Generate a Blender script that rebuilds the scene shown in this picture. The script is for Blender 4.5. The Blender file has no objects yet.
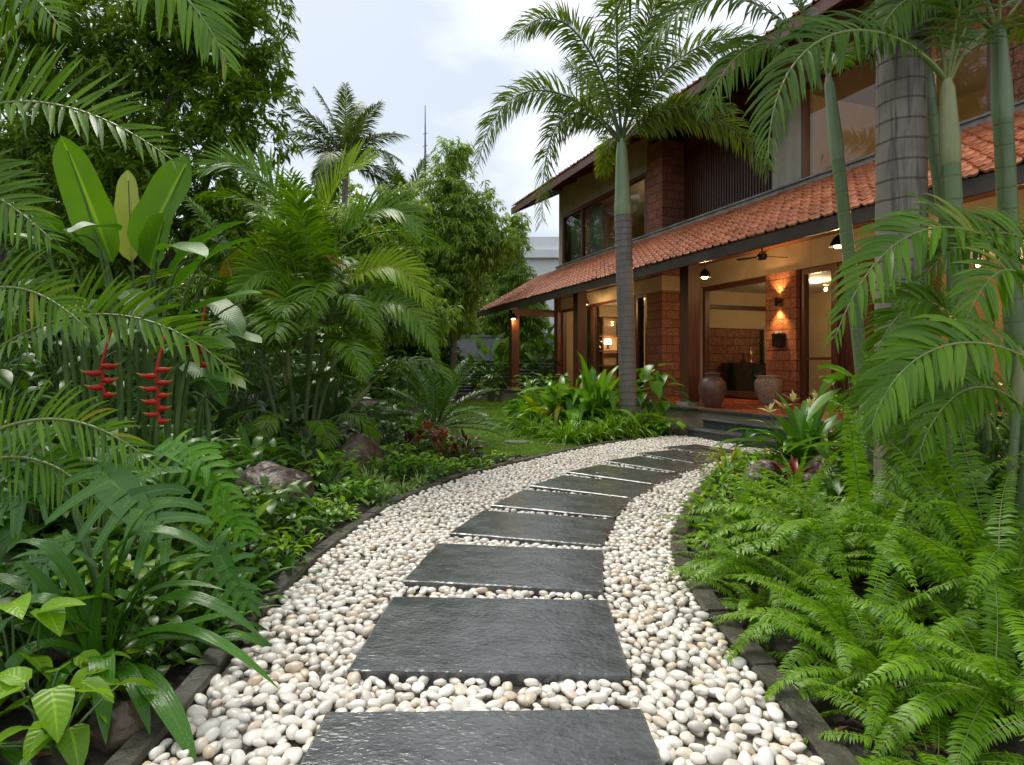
import bpy, math, random
import numpy as np
from mathutils import Vector, noise as mnoise

C = bpy.context.scene.collection
R = math.radians
PI = math.pi
FPX, EYE, HOR = 620.0, 1.4, 367.0

# ------------------------------------------------------------------ camera, sky, sun, exposure
scene = bpy.context.scene
cam_d = bpy.data.cameras.new('camera')
cam_d.sensor_width = 36.0
cam_d.lens = 36.0*FPX/1024
cam_d.shift_y = -15.5/1024
cam_d.clip_end = 1500
cam = bpy.data.objects.new('camera', cam_d)
cam.location = (0, 0, EYE)
cam.rotation_euler = (PI/2, 0, 0)
C.objects.link(cam)
scene.camera = cam

SUN_EL, SUN_AZ = R(58), R(-35)          # azimuth measured from +Y towards +X
world = bpy.data.worlds.new('World')
scene.world = world
world.use_nodes = True
wn, wl = world.node_tree.nodes, world.node_tree.links
bg = wn['Background']
sky = wn.new('ShaderNodeTexSky')
sky.sky_type = 'NISHITA'
sky.sun_disc = False
sky.sun_elevation = SUN_EL
sky.sun_rotation = SUN_AZ
sky.dust_density = 3.0
tcw = wn.new('ShaderNodeTexCoord')
mpw = wn.new('ShaderNodeMapping')
mpw.inputs['Scale'].default_value = (1.0, 1.0, 2.2)
mpw.inputs['Location'].default_value = (0.35, 0.2, 0.1)
nzw = wn.new('ShaderNodeTexNoise')
nzw.inputs['Scale'].default_value = 2.6
nzw.inputs['Detail'].default_value = 5
nzw.inputs['Roughness'].default_value = 0.5
rmw = wn.new('ShaderNodeValToRGB')
rmw.color_ramp.elements[0].position = 0.40
rmw.color_ramp.elements[0].color = (4.0, 4.45, 5.0, 1)
rmw.color_ramp.elements[1].position = 0.62
rmw.color_ramp.elements[1].color = (6.7, 6.95, 7.25, 1)
mxw = wn.new('ShaderNodeMixRGB')
mxw.inputs['Fac'].default_value = 0.9     # the cloud deck covers most of the blue
wl.new(tcw.outputs['Generated'], mpw.inputs['Vector'])
wl.new(mpw.outputs['Vector'], nzw.inputs['Vector'])
wl.new(nzw.outputs['Fac'], rmw.inputs['Fac'])
wl.new(sky.outputs['Color'], mxw.inputs['Color1'])
wl.new(rmw.outputs['Color'], mxw.inputs['Color2'])
wl.new(mxw.outputs['Color'], bg.inputs['Color'])
bg.inputs['Strength'].default_value = 0.10

sun_d = bpy.data.lights.new('sun', 'SUN')
sun_d.energy = 1.5
sun_d.angle = R(25)
sun_d.color = (1.0, 0.94, 0.84)
sun = bpy.data.objects.new('sun', sun_d)
sv = Vector((math.sin(SUN_AZ)*math.cos(SUN_EL), math.cos(SUN_AZ)*math.cos(SUN_EL), math.sin(SUN_EL)))
sun.rotation_euler = (-sv).to_track_quat('-Z', 'Y').to_euler()
C.objects.link(sun)

scene.view_settings.view_transform = 'Standard'
scene.view_settings.look = 'None'
scene.view_settings.gamma = 1
scene.view_settings.use_curve_mapping = False
scene.view_settings.exposure = 0.92
scene.render.engine = 'CYCLES'
scene.cycles.use_denoising = True
scene.cycles.max_bounces = 7
scene.cycles.diffuse_bounces = 3
scene.cycles.glossy_bounces = 3
scene.cycles.transmission_bounces = 4
scene.cycles.transparent_max_bounces = 8
scene.cycles.sample_clamp_indirect = 4.0
scene.cycles.caustics_reflective = False
scene.cycles.caustics_refractive = False

# ------------------------------------------------------------------ helpers
def at(px, py, Y):
    return np.array([(px-512)/FPX*Y, Y, EYE+(HOR-py)/FPX*Y])

def nrm(a):
    a = np.asarray(a, float)
    return a/np.maximum(np.linalg.norm(a, axis=-1, keepdims=True), 1e-9)

def tag(o, label=None, cat=None, group=None, kind=None):
    if label: o['label'] = label
    if cat: o['category'] = cat
    if group: o['group'] = group
    if kind: o['kind'] = kind
    return o

def thing(name, label, cat, loc=(0, 0, 0), rz=0, group=None):
    o = bpy.data.objects.new(name, None)
    o.empty_display_size = 0.2
    C.objects.link(o)
    o.location = loc
    o.rotation_euler = (0, 0, rz)
    return tag(o, label, cat, group)

def put(name, me, parent=None, loc=(0, 0, 0), rot=(0, 0, 0), sc=1.0):
    o = bpy.data.objects.new(name, me)
    C.objects.link(o)
    if parent: o.parent = parent
    o.location = loc
    o.rotation_euler = rot
    o.scale = (sc, sc, sc) if np.isscalar(sc) else sc
    return o

class MB:
    """collects faces; build() links ONE mesh object, mesh() gives the data block"""
    def __init__(s):
        s.v, s.q, s.t, s.qm, s.tm, s.uv, s.n = [], [], [], [], [], [], 0
    def add(s, v, quads=None, tris=None, mi=0, uv=None):
        v = np.asarray(v, float).reshape(-1, 3)
        s.v.append(v)
        s.uv.append(np.zeros((len(v), 2)) if uv is None else np.asarray(uv, float).reshape(-1, 2))
        if quads is not None and len(quads):
            q = np.asarray(quads, int).reshape(-1, 4)+s.n
            s.q.append(q); s.qm.append(np.full(len(q), mi))
        if tris is not None and len(tris):
            t = np.asarray(tris, int).reshape(-1, 3)+s.n
            s.t.append(t); s.tm.append(np.full(len(t), mi))
        s.n += len(v)
    def box(s, x0, x1, y0, y1, z0, z1, mi=0):
        v = [(x, y, z) for z in (z0, z1) for y in (y0, y1) for x in (x0, x1)]
        s.add(v, [(0, 2, 3, 1), (4, 5, 7, 6), (0, 1, 5, 4), (2, 6, 7, 3), (0, 4, 6, 2), (1, 3, 7, 5)], mi=mi)
    def prism(s, poly, z0, z1, mi=0, top=None):
        """vertical prism over a convex polygon (counter-clockwise), top may be a smaller polygon"""
        n = len(poly); top = poly if top is None else top
        v = [(p[0], p[1], z0) for p in poly]+[(p[0], p[1], z1) for p in top]
        qs = [(i, (i+1) % n, n+(i+1) % n, n+i) for i in range(n)]
        ts = [(n, n+i, n+i+1) for i in range(1, n-1)]+[(0, i+1, i) for i in range(1, n-1)]
        s.add(v, qs, ts, mi)
    def tube(s, pts, rad, ns=8, mi=0, cap=True):
        P = np.asarray(pts, float); m = len(P)
        rad = np.broadcast_to(np.asarray(rad, float), (m,))
        T = np.gradient(P, axis=0); T = nrm(T)
        ref = np.array([0, 0, 1.0]) if abs(T[0, 2]) < .9 else np.array([1.0, 0, 0])
        A = np.zeros_like(P)
        a = ref-T[0]*ref.dot(T[0]); a = a/np.linalg.norm(a)
        for i in range(m):
            a = a-T[i]*a.dot(T[i]); a = a/max(np.linalg.norm(a), 1e-9); A[i] = a
        B = np.cross(T, A)
        an = np.linspace(0, 2*PI, ns, endpoint=False)
        V = P[:, None]+rad[:, None, None]*(A[:, None]*np.cos(an)[None, :, None]+B[:, None]*np.sin(an)[None, :, None])
        ln = np.concatenate([[0], np.cumsum(np.linalg.norm(np.diff(P, axis=0), axis=1))])
        UV = np.stack(np.broadcast_arrays(an[None]/(2*PI), ln[:, None]), -1)
        i, j = np.meshgrid(np.arange(m-1), np.arange(ns), indexing='ij'); i = i.ravel(); j = j.ravel(); k = (j+1) % ns
        s.add(V, np.stack([i*ns+j, i*ns+k, (i+1)*ns+k, (i+1)*ns+j], 1), mi=mi, uv=UV)
        if cap:
            for e, rev in ((0, True), (m-1, False)):
                t = [(0, q, q+1) if not rev else (0, q+1, q) for q in range(1, ns-1)]
                s.add(V[e], tris=t, mi=mi, uv=UV[e])
    def lathe(s, prof, ns=20, loc=(0, 0, 0), mi=0):
        P = np.asarray(prof, float); m = len(P)
        an = np.linspace(0, 2*PI, ns, endpoint=False)
        V = np.stack([P[:, 0:1]*np.cos(an)+loc[0], P[:, 0:1]*np.sin(an)+loc[1], np.repeat(P[:, 1:2], ns, 1)+loc[2]], -1)
        i, j = np.meshgrid(np.arange(m-1), np.arange(ns), indexing='ij'); i = i.ravel(); j = j.ravel(); k = (j+1) % ns
        s.add(V, np.stack([i*ns+j, i*ns+k, (i+1)*ns+k, (i+1)*ns+j], 1), mi=mi)
    def mesh(s, name, mats, smooth=True):
        me = bpy.data.meshes.new(name)
        V = np.concatenate(s.v)
        Q = np.concatenate(s.q) if s.q else np.zeros((0, 4), int)
        T = np.concatenate(s.t) if s.t else np.zeros((0, 3), int)
        nl = len(Q)*4+len(T)*3
        me.vertices.add(len(V)); me.vertices.foreach_set('co', V.ravel().astype(np.float32))
        me.loops.add(nl); li = np.concatenate([Q.ravel(), T.ravel()]).astype(np.int32)
        me.loops.foreach_set('vertex_index', li)
        me.polygons.add(len(Q)+len(T))
        st = np.concatenate([np.arange(len(Q))*4, len(Q)*4+np.arange(len(T))*3]).astype(np.int32)
        me.polygons.foreach_set('loop_start', st)
        mi = np.concatenate(s.qm+s.tm).astype(np.int32)
        me.polygons.foreach_set('material_index', mi)
        me.polygons.foreach_set('use_smooth', np.full(len(mi), smooth))
        uvl = me.uv_layers.new(name='UVMap')
        uvl.data.foreach_set('uv', np.concatenate(s.uv)[li].ravel().astype(np.float32))
        for m in (mats if isinstance(mats, (list, tuple)) else [mats]): me.materials.append(m)
        me.update(calc_edges=True); me.validate()
        return me
    def build(s, name, mats, parent=None, smooth=False, loc=(0, 0, 0), rz=0):
        return put(name, s.mesh(name, mats, smooth), parent, loc, (0, 0, rz))

def prof(kind, s):
    s = np.asarray(s, float)
    if kind == 'leaflet': return np.interp(s, [0, .08, .3, .65, .9, 1], [.35, .8, 1, .75, .3, .03])
    if kind == 'strap':   return np.interp(s, [0, .1, .35, .6, .8, .93, 1], [.75, .8, .95, 1, .8, .38, .02])
    if kind == 'grass':   return np.interp(s, [0, .3, .7, 1], [.8, 1, .7, .02])
    if kind == 'ovate':   return np.interp(s, [0, .08, .25, .45, .7, .88, 1], [.06, .55, .95, 1, .7, .3, .01])
    if kind == 'heart':   return np.interp(s, [0, .05, .18, .4, .7, .88, 1], [.5, .9, 1, .9, .58, .25, .01])
    if kind == 'lance':   return np.interp(s, [0, .15, .4, .7, 1], [.1, .6, 1, .7, .02])
    if kind == 'banana':  return np.interp(s, [0, .04, .12, .3, .6, .85, .95, 1], [.05, .45, .8, 1, .97, .7, .35, .03])
    if kind == 'finger':  return np.interp(s, [0, .25, .55, .85, .95, 1], [1.25, .82, .60, .50, .30, .03])
    if kind == 'lobe':    return np.interp(s, [0, .3, .65, .85, 1], [.75, .85, 1, .75, .06])
    return np.ones_like(s)

def blades(mb, base, d, up, L, W, droop=0.0, segs=3, kind='leaflet', fold=.22, mi=0, cols=3, wave=0.0, rng=None):
    """many leaf blades at once: a centre line that sags and two edges raised into a shallow V"""
    base = np.atleast_2d(np.asarray(base, float)); N = len(base)
    d = nrm(np.broadcast_to(np.asarray(d, float), (N, 3))); up = np.broadcast_to(np.asarray(up, float), (N, 3))
    L = np.broadcast_to(np.asarray(L, float), (N,)); W = np.broadcast_to(np.asarray(W, float), (N,))
    droop = np.broadcast_to(np.asarray(droop, float), (N,))
    S = np.linspace(0, 1, segs+1)
    mid = (S[1:]+S[:-1])/2
    T = d[:, None]+droop[:, None, None]*(mid**1.25)[None, :, None]*np.array([0, 0, -2.0])
    T = nrm(T)
    P = np.concatenate([base[:, None], base[:, None]+np.cumsum(T*(L/segs)[:, None, None], 1)], 1)
    Tv = np.concatenate([T[:, :1], nrm(T[:, 1:]+T[:, :-1]), T[:, -1:]], 1)
    sd = np.cross(Tv, up[:, None]); ln = np.linalg.norm(sd, axis=-1, keepdims=True)
    sd = np.where(ln < 1e-3, np.array([1.0, 0, 0]), sd/np.maximum(ln, 1e-9))
    n = np.cross(sd, Tv)
    w = W[:, None]*prof(kind, S)[None]*.5
    e = sd*(w*math.cos(fold))[..., None]; h = n*(w*math.sin(fold))[..., None]
    if wave and rng is not None:
        wv = wave*W[:, None]*np.sin(S[None]*rng.uniform(9, 20, (N, 1))+rng.uniform(0, 6, (N, 1)))
        h2 = h+n*wv[..., None]; h = h-n*wv[..., None]*.6
    else: h2 = h
    u = np.broadcast_to(S[None], (N, segs+1))
    if cols == 3:
        V = np.stack([P-e+h, P, P+e+h2], 2)
        UV = np.stack([np.broadcast_to(np.array([-1.0, 0, 1]), (N, segs+1, 3)), np.broadcast_to(u[..., None], (N, segs+1, 3))], -1)
    else:
        V = np.stack([P-e, P+e], 2)
        UV = np.stack([np.broadcast_to(np.array([-1.0, 1]), (N, segs+1, 2)), np.broadcast_to(u[..., None], (N, segs+1, 2))], -1)
    c = cols
    a, k, j = np.meshgrid(np.arange(N), np.arange(segs), np.arange(c-1), indexing='ij')
    i0 = (a*(segs+1)+k)*c+j
    q = np.stack([i0, i0+1, i0+c+1, i0+c], -1).reshape(-1, 4)
    mb.add(V, q, mi=mi, uv=UV)
    return P

def bez(ctrl, t):
    ctrl = np.asarray(ctrl, float); t = np.asarray(t)[:, None]; n = len(ctrl)-1
    return sum(math.comb(n, i)*(1-t)**(n-i)*t**i*ctrl[i] for i in range(n+1))

def arc(e, L, bend, side=0.0):
    """control points of a frond leaving at elevation e (deg) and bending over by `bend` degrees"""
    p = [np.zeros(3)]
    for k in range(3):
        a = R(e-bend*(k+.3)/2.3)
        p.append(p[-1]+L/3*np.array([math.cos(a), side*(k/2), math.sin(a)]))
    return p

def frond_mesh(name, ctrl, pairs, L, W, mats, a0=70, a1=25, petiole=.15, droop=.35, lift=.3, plum=0.0, segs=3,
               rad=.012, kind='leaflet', fold=.22, lp=None, seed=0, cols=3, miss=0.0, rns=5, tipw=.35, roll=0.0):
    rng = np.random.default_rng(seed)
    mb = MB()
    ctrl = [np.asarray(c, float) for c in ctrl]
    tt = np.linspace(0, 1, 22)
    P = bez(ctrl, tt)
    mb.tube(P, rad*np.interp(tt, [0, petiole, 1], [1.25, 1, .25]), rns, mi=1, cap=False)
    s = np.linspace(petiole, 1, pairs)+rng.normal(0, .25/pairs, pairs); s = np.clip(s, 0, 1)
    Q = bez(ctrl, s); T = nrm(bez(ctrl, np.clip(s+.01, 0, 1.02))-bez(ctrl, s-.01))
    hd = ctrl[-1]-ctrl[0]; hd = np.array([hd[0], hd[1], 0])
    if np.linalg.norm(hd) < .05*np.linalg.norm(ctrl[-1]-ctrl[0]): hd = np.array([1.0, 0, 0])
    S0 = nrm(np.cross(nrm(hd), [0, 0, 1.0]))
    S = nrm(S0-T*(T@S0)[:, None]); Nn = np.cross(S, T)
    if roll:                                     # the blade of the frond twisted about its own rib
        Sc = S*np.where(S[:, 1:2] > 0, -1.0, 1.0); Nn = Nn*math.cos(roll)+Sc*math.sin(roll); S = np.cross(T, Nn)
    f = (s-petiole)/(1-petiole)
    lp = lp or ([0, .12, .4, .75, 1], [.55, .85, 1, .75, .3])
    for sg in (-1, 1):
        keep = rng.random(pairs) > miss
        a = np.radians(np.interp(f, [0, 1], [a0, a1])+rng.normal(0, 4, pairs))
        lf = lift+rng.normal(0, .08, pairs)+(rng.uniform(-plum, plum, pairs) if plum else 0)
        out = sg*S*np.cos(lf)[:, None]+Nn*np.sin(lf)[:, None]
        D = T*np.cos(a)[:, None]+out*np.sin(a)[:, None]
        U = Nn*np.cos(lf)[:, None]-sg*S*np.sin(lf)[:, None]
        l = L*np.interp(f, *lp)*rng.uniform(.9, 1.1, pairs)
        w = W*np.interp(f, [0, .2, .8, 1], [.7, 1, .8, tipw])
        dr = droop*rng.uniform(.6, 1.4, pairs)
        blades(mb, Q[keep], D[keep], U[keep], l[keep], w[keep], dr[keep], segs, kind, fold, 0, cols)
    return mb.mesh(name, mats)

# ------------------------------------------------------------------ materials
MAT = {}
def newmat(name):
    m = bpy.data.materials.new(name); m.use_nodes = True
    nt = m.node_tree
    return m, nt.nodes, nt.links, nt.nodes['Principled BSDF'], nt.nodes['Material Output']

def leafmat(name, dark, light, rough=.32, transl=.28, tcol=None, vein=.0, vn=0, edge=None, edge_w=.6, stripe=None, tip=None, drops=.0, coat=.0, yellow=.0, spec=.34, vs=.22):
    """wet leaf: colour varies leaf by leaf and plant by plant, midrib and veins from the blade's own coordinates"""
    dark, light = (tuple(min(.6, a*b) for a, b in zip(c, k)) if c[1] > c[0]*1.05 else c for c, k in ((dark, (1.3, 1.15, .38)), (light, (1.95, 1.68, .48))))
    m, n, l, p, out = newmat(name)
    geo = n.new('ShaderNodeNewGeometry'); oi = n.new('ShaderNodeObjectInfo'); tc = n.new('ShaderNodeTexCoord')
    ad = n.new('ShaderNodeMath'); ad.operation = 'ADD'
    fr = n.new('ShaderNodeMath'); fr.operation = 'FRACT'
    l.new(geo.outputs['Random Per Island'], ad.inputs[0]); l.new(oi.outputs['Random'], ad.inputs[1]); l.new(ad.outputs[0], fr.inputs[0])
    nz = n.new('ShaderNodeTexNoise'); nz.inputs['Scale'].default_value = 3.0; nz.inputs['Detail'].default_value = 3
    l.new(tc.outputs['Object'], nz.inputs['Vector'])
    mm = n.new('ShaderNodeMath'); mm.operation = 'MULTIPLY_ADD'; mm.inputs[1].default_value = .55
    l.new(fr.outputs[0], mm.inputs[0])
    sc = n.new('ShaderNodeMath'); sc.operation = 'MULTIPLY'; sc.inputs[1].default_value = .5
    l.new(nz.outputs['Fac'], sc.inputs[0]); l.new(sc.outputs[0], mm.inputs[2])
    mx = n.new('ShaderNodeMixRGB'); mx.inputs[1].default_value = (*dark, 1); mx.inputs[2].default_value = (*light, 1)
    l.new(mm.outputs[0], mx.inputs[0]); col = mx.outputs[0]
    uvn = n.new('ShaderNodeUVMap'); sep = n.new('ShaderNodeSeparateXYZ'); l.new(uvn.outputs[0], sep.inputs[0])
    ab = n.new('ShaderNodeMath'); ab.operation = 'ABSOLUTE'; l.new(sep.outputs[0], ab.inputs[0])
    def mixin(fac, c2, col):
        x = n.new('ShaderNodeMixRGB'); l.new(fac, x.inputs[0]); l.new(col, x.inputs[1]); x.inputs[2].default_value = (*c2, 1)
        return x.outputs[0]
    def rng_(src, a, b, c=0, d=1):
        x = n.new('ShaderNodeMapRange'); l.new(src, x.inputs[0])
        x.inputs[1].default_value = a; x.inputs[2].default_value = b; x.inputs[3].default_value = c; x.inputs[4].default_value = d
        return x.outputs[0]
    if vein: col = mixin(rng_(ab.outputs[0], .02, .12, vein, 0), (light[0]*1.8+.04, light[1]*1.5+.05, light[2]*1.6+.02), col)
    if edge: col = mixin(rng_(ab.outputs[0], edge_w, edge_w+.12), edge, col)
    if stripe: col = mixin(rng_(ab.outputs[0], .25, .4, 1, 0), stripe, col)
    if tip: col = mixin(rng_(sep.outputs[1], .6, 1.0), tip, col)
    if yellow: col = mixin(rng_(fr.outputs[0], 1-yellow, 1-yellow+.02, 0, .85), (.35, .27, .03), col)
    l.new(col, p.inputs['Base Color'])
    p.inputs['Roughness'].default_value = rough
    p.inputs['Specular IOR Level'].default_value = spec
    if coat: p.inputs['Coat Weight'].default_value = coat*.6; p.inputs['Coat Roughness'].default_value = .12
    bp = None
    if vn:
        w1 = n.new('ShaderNodeMath'); w1.operation = 'MULTIPLY_ADD'; w1.inputs[1].default_value = -.22
        l.new(ab.outputs[0], w1.inputs[0]); l.new(sep.outputs[1], w1.inputs[2])
        if vn < 0:
            w1 = ab
        w2 = n.new('ShaderNodeMath'); w2.operation = 'MULTIPLY'; w2.inputs[1].default_value = abs(vn)*2*PI; l.new(w1.outputs[0], w2.inputs[0])
        w3 = n.new('ShaderNodeMath'); w3.operation = 'SINE'; l.new(w2.outputs[0], w3.inputs[0])
        bp = n.new('ShaderNodeBump'); bp.inputs['Strength'].default_value = vs; bp.inputs['Distance'].default_value = .003
        l.new(w3.outputs[0], bp.inputs['Height']); l.new(bp.outputs[0], p.inputs['Normal'])
    if drops:
        vo = n.new('ShaderNodeTexVoronoi'); vo.inputs['Scale'].default_value = 130; vo.inputs['Randomness'].default_value = 1
        l.new(tc.outputs['Object'], vo.inputs['Vector'])
        hh = rng_(vo.outputs['Distance'], .1, .38, 1, 0)
        b2 = n.new('ShaderNodeBump'); b2.inputs['Strength'].default_value = drops; b2.inputs['Distance'].default_value = .004
        l.new(hh, b2.inputs['Height'])
        if bp: l.new(bp.outputs[0], b2.inputs['Normal'])
        l.new(b2.outputs[0], p.inputs['Normal'])
    tr = n.new('ShaderNodeBsdfTranslucent')
    tm = n.new('ShaderNodeMixRGB'); tm.blend_type = 'MULTIPLY'; tm.inputs[0].default_value = 1
    l.new(col, tm.inputs[1]); tm.inputs[2].default_value = (*(tcol or (1.5, 1.45, .55)), 1)
    l.new(tm.outputs[0], tr.inputs[0])
    ms = n.new('ShaderNodeMixShader'); ms.inputs[0].default_value = transl
    l.new(p.outputs[0], ms.inputs[1]); l.new(tr.outputs[0], ms.inputs[2]); l.new(ms.outputs[0], out.inputs[0])
    MAT[name] = m
    return m

def mat(name, c1, c2=None, rough=.6, scale=4.0, detail=4, bump=0.0, bscale=None, spec=.5, metal=0, lo=.35, hi=.65, island=False, stretch=(1, 1, 1), coat=0.0, rough2=None):
    m, n, l, p, out = newmat(name)
    tc = n.new('ShaderNodeTexCoord'); mp = n.new('ShaderNodeMapping'); mp.inputs['Scale'].default_value = stretch
    l.new(tc.outputs['Object'], mp.inputs[0])
    nz = n.new('ShaderNodeTexNoise'); nz.inputs['Scale'].default_value = scale; nz.inputs['Detail'].default_value = detail; nz.inputs['Roughness'].default_value = .6
    l.new(mp.outputs[0], nz.inputs['Vector'])
    rp = n.new('ShaderNodeValToRGB')
    rp.color_ramp.elements[0].position = lo; rp.color_ramp.elements[0].color = (*c1, 1)
    rp.color_ramp.elements[1].position = hi; rp.color_ramp.elements[1].color = (*(c2 or c1), 1)
    fac = nz.outputs['Fac']
    if island:
        geo = n.new('ShaderNodeNewGeometry'); x = n.new('ShaderNodeMixRGB'); x.inputs[0].default_value = .55
        l.new(nz.outputs['Fac'], x.inputs[1]); l.new(geo.outputs['Random Per Island'], x.inputs[2]); fac = x.outputs[0]
    l.new(fac, rp.inputs[0]); l.new(rp.outputs[0], p.inputs['Base Color'])
    p.inputs['Roughness'].default_value = rough
    if rough2 is not None:
        rr = n.new('ShaderNodeMapRange'); rr.inputs[1].default_value = .4; rr.inputs[2].default_value = .6
        rr.inputs[3].default_value = rough; rr.inputs[4].default_value = rough2
        l.new(nz.outputs['Fac'], rr.inputs[0]); l.new(rr.outputs[0], p.inputs['Roughness'])
    p.inputs['Specular IOR Level'].default_value = spec; p.inputs['Metallic'].default_value = metal
    if coat: p.inputs['Coat Weight'].default_value = coat; p.inputs['Coat Roughness'].default_value = .1
    if bump:
        n2 = n.new('ShaderNodeTexNoise'); n2.inputs['Scale'].default_value = bscale or scale*4; n2.inputs['Detail'].default_value = 5
        l.new(mp.outputs[0], n2.inputs['Vector'])
        b = n.new('ShaderNodeBump'); b.inputs['Strength'].default_value = bump; b.inputs['Distance'].default_value = .02
        l.new(n2.outputs['Fac'], b.inputs['Height']); l.new(b.outputs[0], p.inputs['Normal'])
    MAT[name] = m
    return m

def glow(name, col, st):
    m, n, l, p, out = newmat(name)
    p.inputs['Base Color'].default_value = (*col, 1)
    p.inputs['Emission Color'].default_value = (*col, 1); p.inputs['Emission Strength'].default_value = st
    return m

# leaves
leafmat('areca', (.024, .080, .007), (.085, .20, .016), .33, .30, vein=.25, drops=.15, spec=.32, yellow=.02)
leafmat('areca_bright', (.11, .22, .02), (.17, .30, .025), .40, .42, vein=.25, spec=.24)
leafmat('areca_yellow', (.30, .20, .02), (.42, .30, .05), .4, .35)
leafmat('palm_dark', (.020, .066, .010), (.06, .135, .022), .34, .28, vein=.2, spec=.32)
leafmat('foxtail', (.03, .075, .024), (.10, .17, .06), .40, .34)
leafmat('coconut', (.035, .075, .04), (.08, .125, .07), .45, .25)
leafmat('fern', (.036, .118, .010), (.115, .26, .024), .34, .33, vein=.15, drops=.2)
leafmat('cycad', (.018, .07, .014), (.05, .14, .025), .25, .12)
leafmat('mango', (.032, .088, .022), (.105, .20, .045), .34, .38)
leafmat('light_tree', (.075, .165, .07), (.165, .29, .14), .42, .35)
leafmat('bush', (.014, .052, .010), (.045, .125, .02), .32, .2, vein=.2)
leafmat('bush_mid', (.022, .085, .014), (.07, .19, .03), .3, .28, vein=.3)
leafmat('lime', (.06, .17, .016), (.16, .33, .04), .3, .35, vein=.35, vn=8)
leafmat('strap', (.012, .062, .010), (.04, .135, .022), .20, .18, vein=.15, vn=-4, drops=.35, coat=.3)
leafmat('liriope', (.04, .13, .02), (.12, .26, .05), .3, .3, vein=.2)
leafmat('lily', (.022, .09, .022), (.065, .19, .045), .22, .18, vein=.2, vn=-3, coat=.2)
leafmat('monstera', (.016, .075, .03), (.040, .125, .045), .24, .15, vein=.5, drops=.4, spec=.36)
leafmat('monstera_bright', (.03, .13, .014), (.075, .23, .03), .26, .30, vein=.5, drops=.3, spec=.34)
leafmat('banana', (.026, .105, .010), (.085, .21, .022), .34, .36, vein=.6, vn=44, vs=.3)
leafmat('banana_pale', (.20, .29, .21), (.30, .38, .29), .4, .25, vein=.3, vn=26)
leafmat('heliconia', (.018, .08, .016), (.055, .165, .03), .38, .32, vein=.5, vn=20)
leafmat('ginger', (.035, .13, .02), (.095, .24, .04), .27, .32, vein=.35, yellow=.08)
leafmat('spider', (.05, .17, .03), (.11, .27, .05), .3, .3, stripe=(.50, .56, .30))
leafmat('varieg', (.05, .16, .03), (.10, .25, .04), .3, .3, edge=(.48, .50, .10), edge_w=.45)
leafmat('croton', (.20, .022, .012), (.34, .10, .02), .3, .25, tcol=(1.4, .6, .4), vein=.3)
leafmat('croton_dark', (.05, .012, .015), (.11, .03, .02), .3, .2, tcol=(1.4, .6, .4))
leafmat('bromeliad', (.14, .014, .012), (.26, .035, .02), .25, .2, tcol=(1.4, .6, .4))
leafmat('lawn', (.06, .15, .014), (.13, .25, .028), .5, .3)
leafmat('bract', (.50, .010, .008), (.65, .025, .012), .28, .12, tcol=(1.3, .5, .4), tip=(.55, .33, .05), coat=.2)
leafmat('bud', (.55, .50, .20), (.65, .6, .35), .4, .2)
leafmat('litter_leaf', (.05, .022, .010), (.14, .07, .03), .5, .1)
# stems and barks
mat('stem_green', (.055, .12, .025), (.12, .20, .05), .4, 8)
mat('rachis', (.16, .22, .05), (.22, .26, .07), .4, 6)
mat('rachis_dark', (.07, .10, .03), (.12, .15, .05), .4, 6)
mat('rachis_yellow', (.30, .24, .06), (.38, .28, .08), .4, 6)
mat('petiole_red', (.10, .10, .04), (.16, .06, .03), .4, 6)
mat('bark', (.035, .028, .022), (.10, .085, .065), .8, 6, bump=.8, bscale=25)
mat('bark_pale', (.09, .08, .06), (.19, .17, .13), .8, 6, bump=.6, bscale=25)

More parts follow.
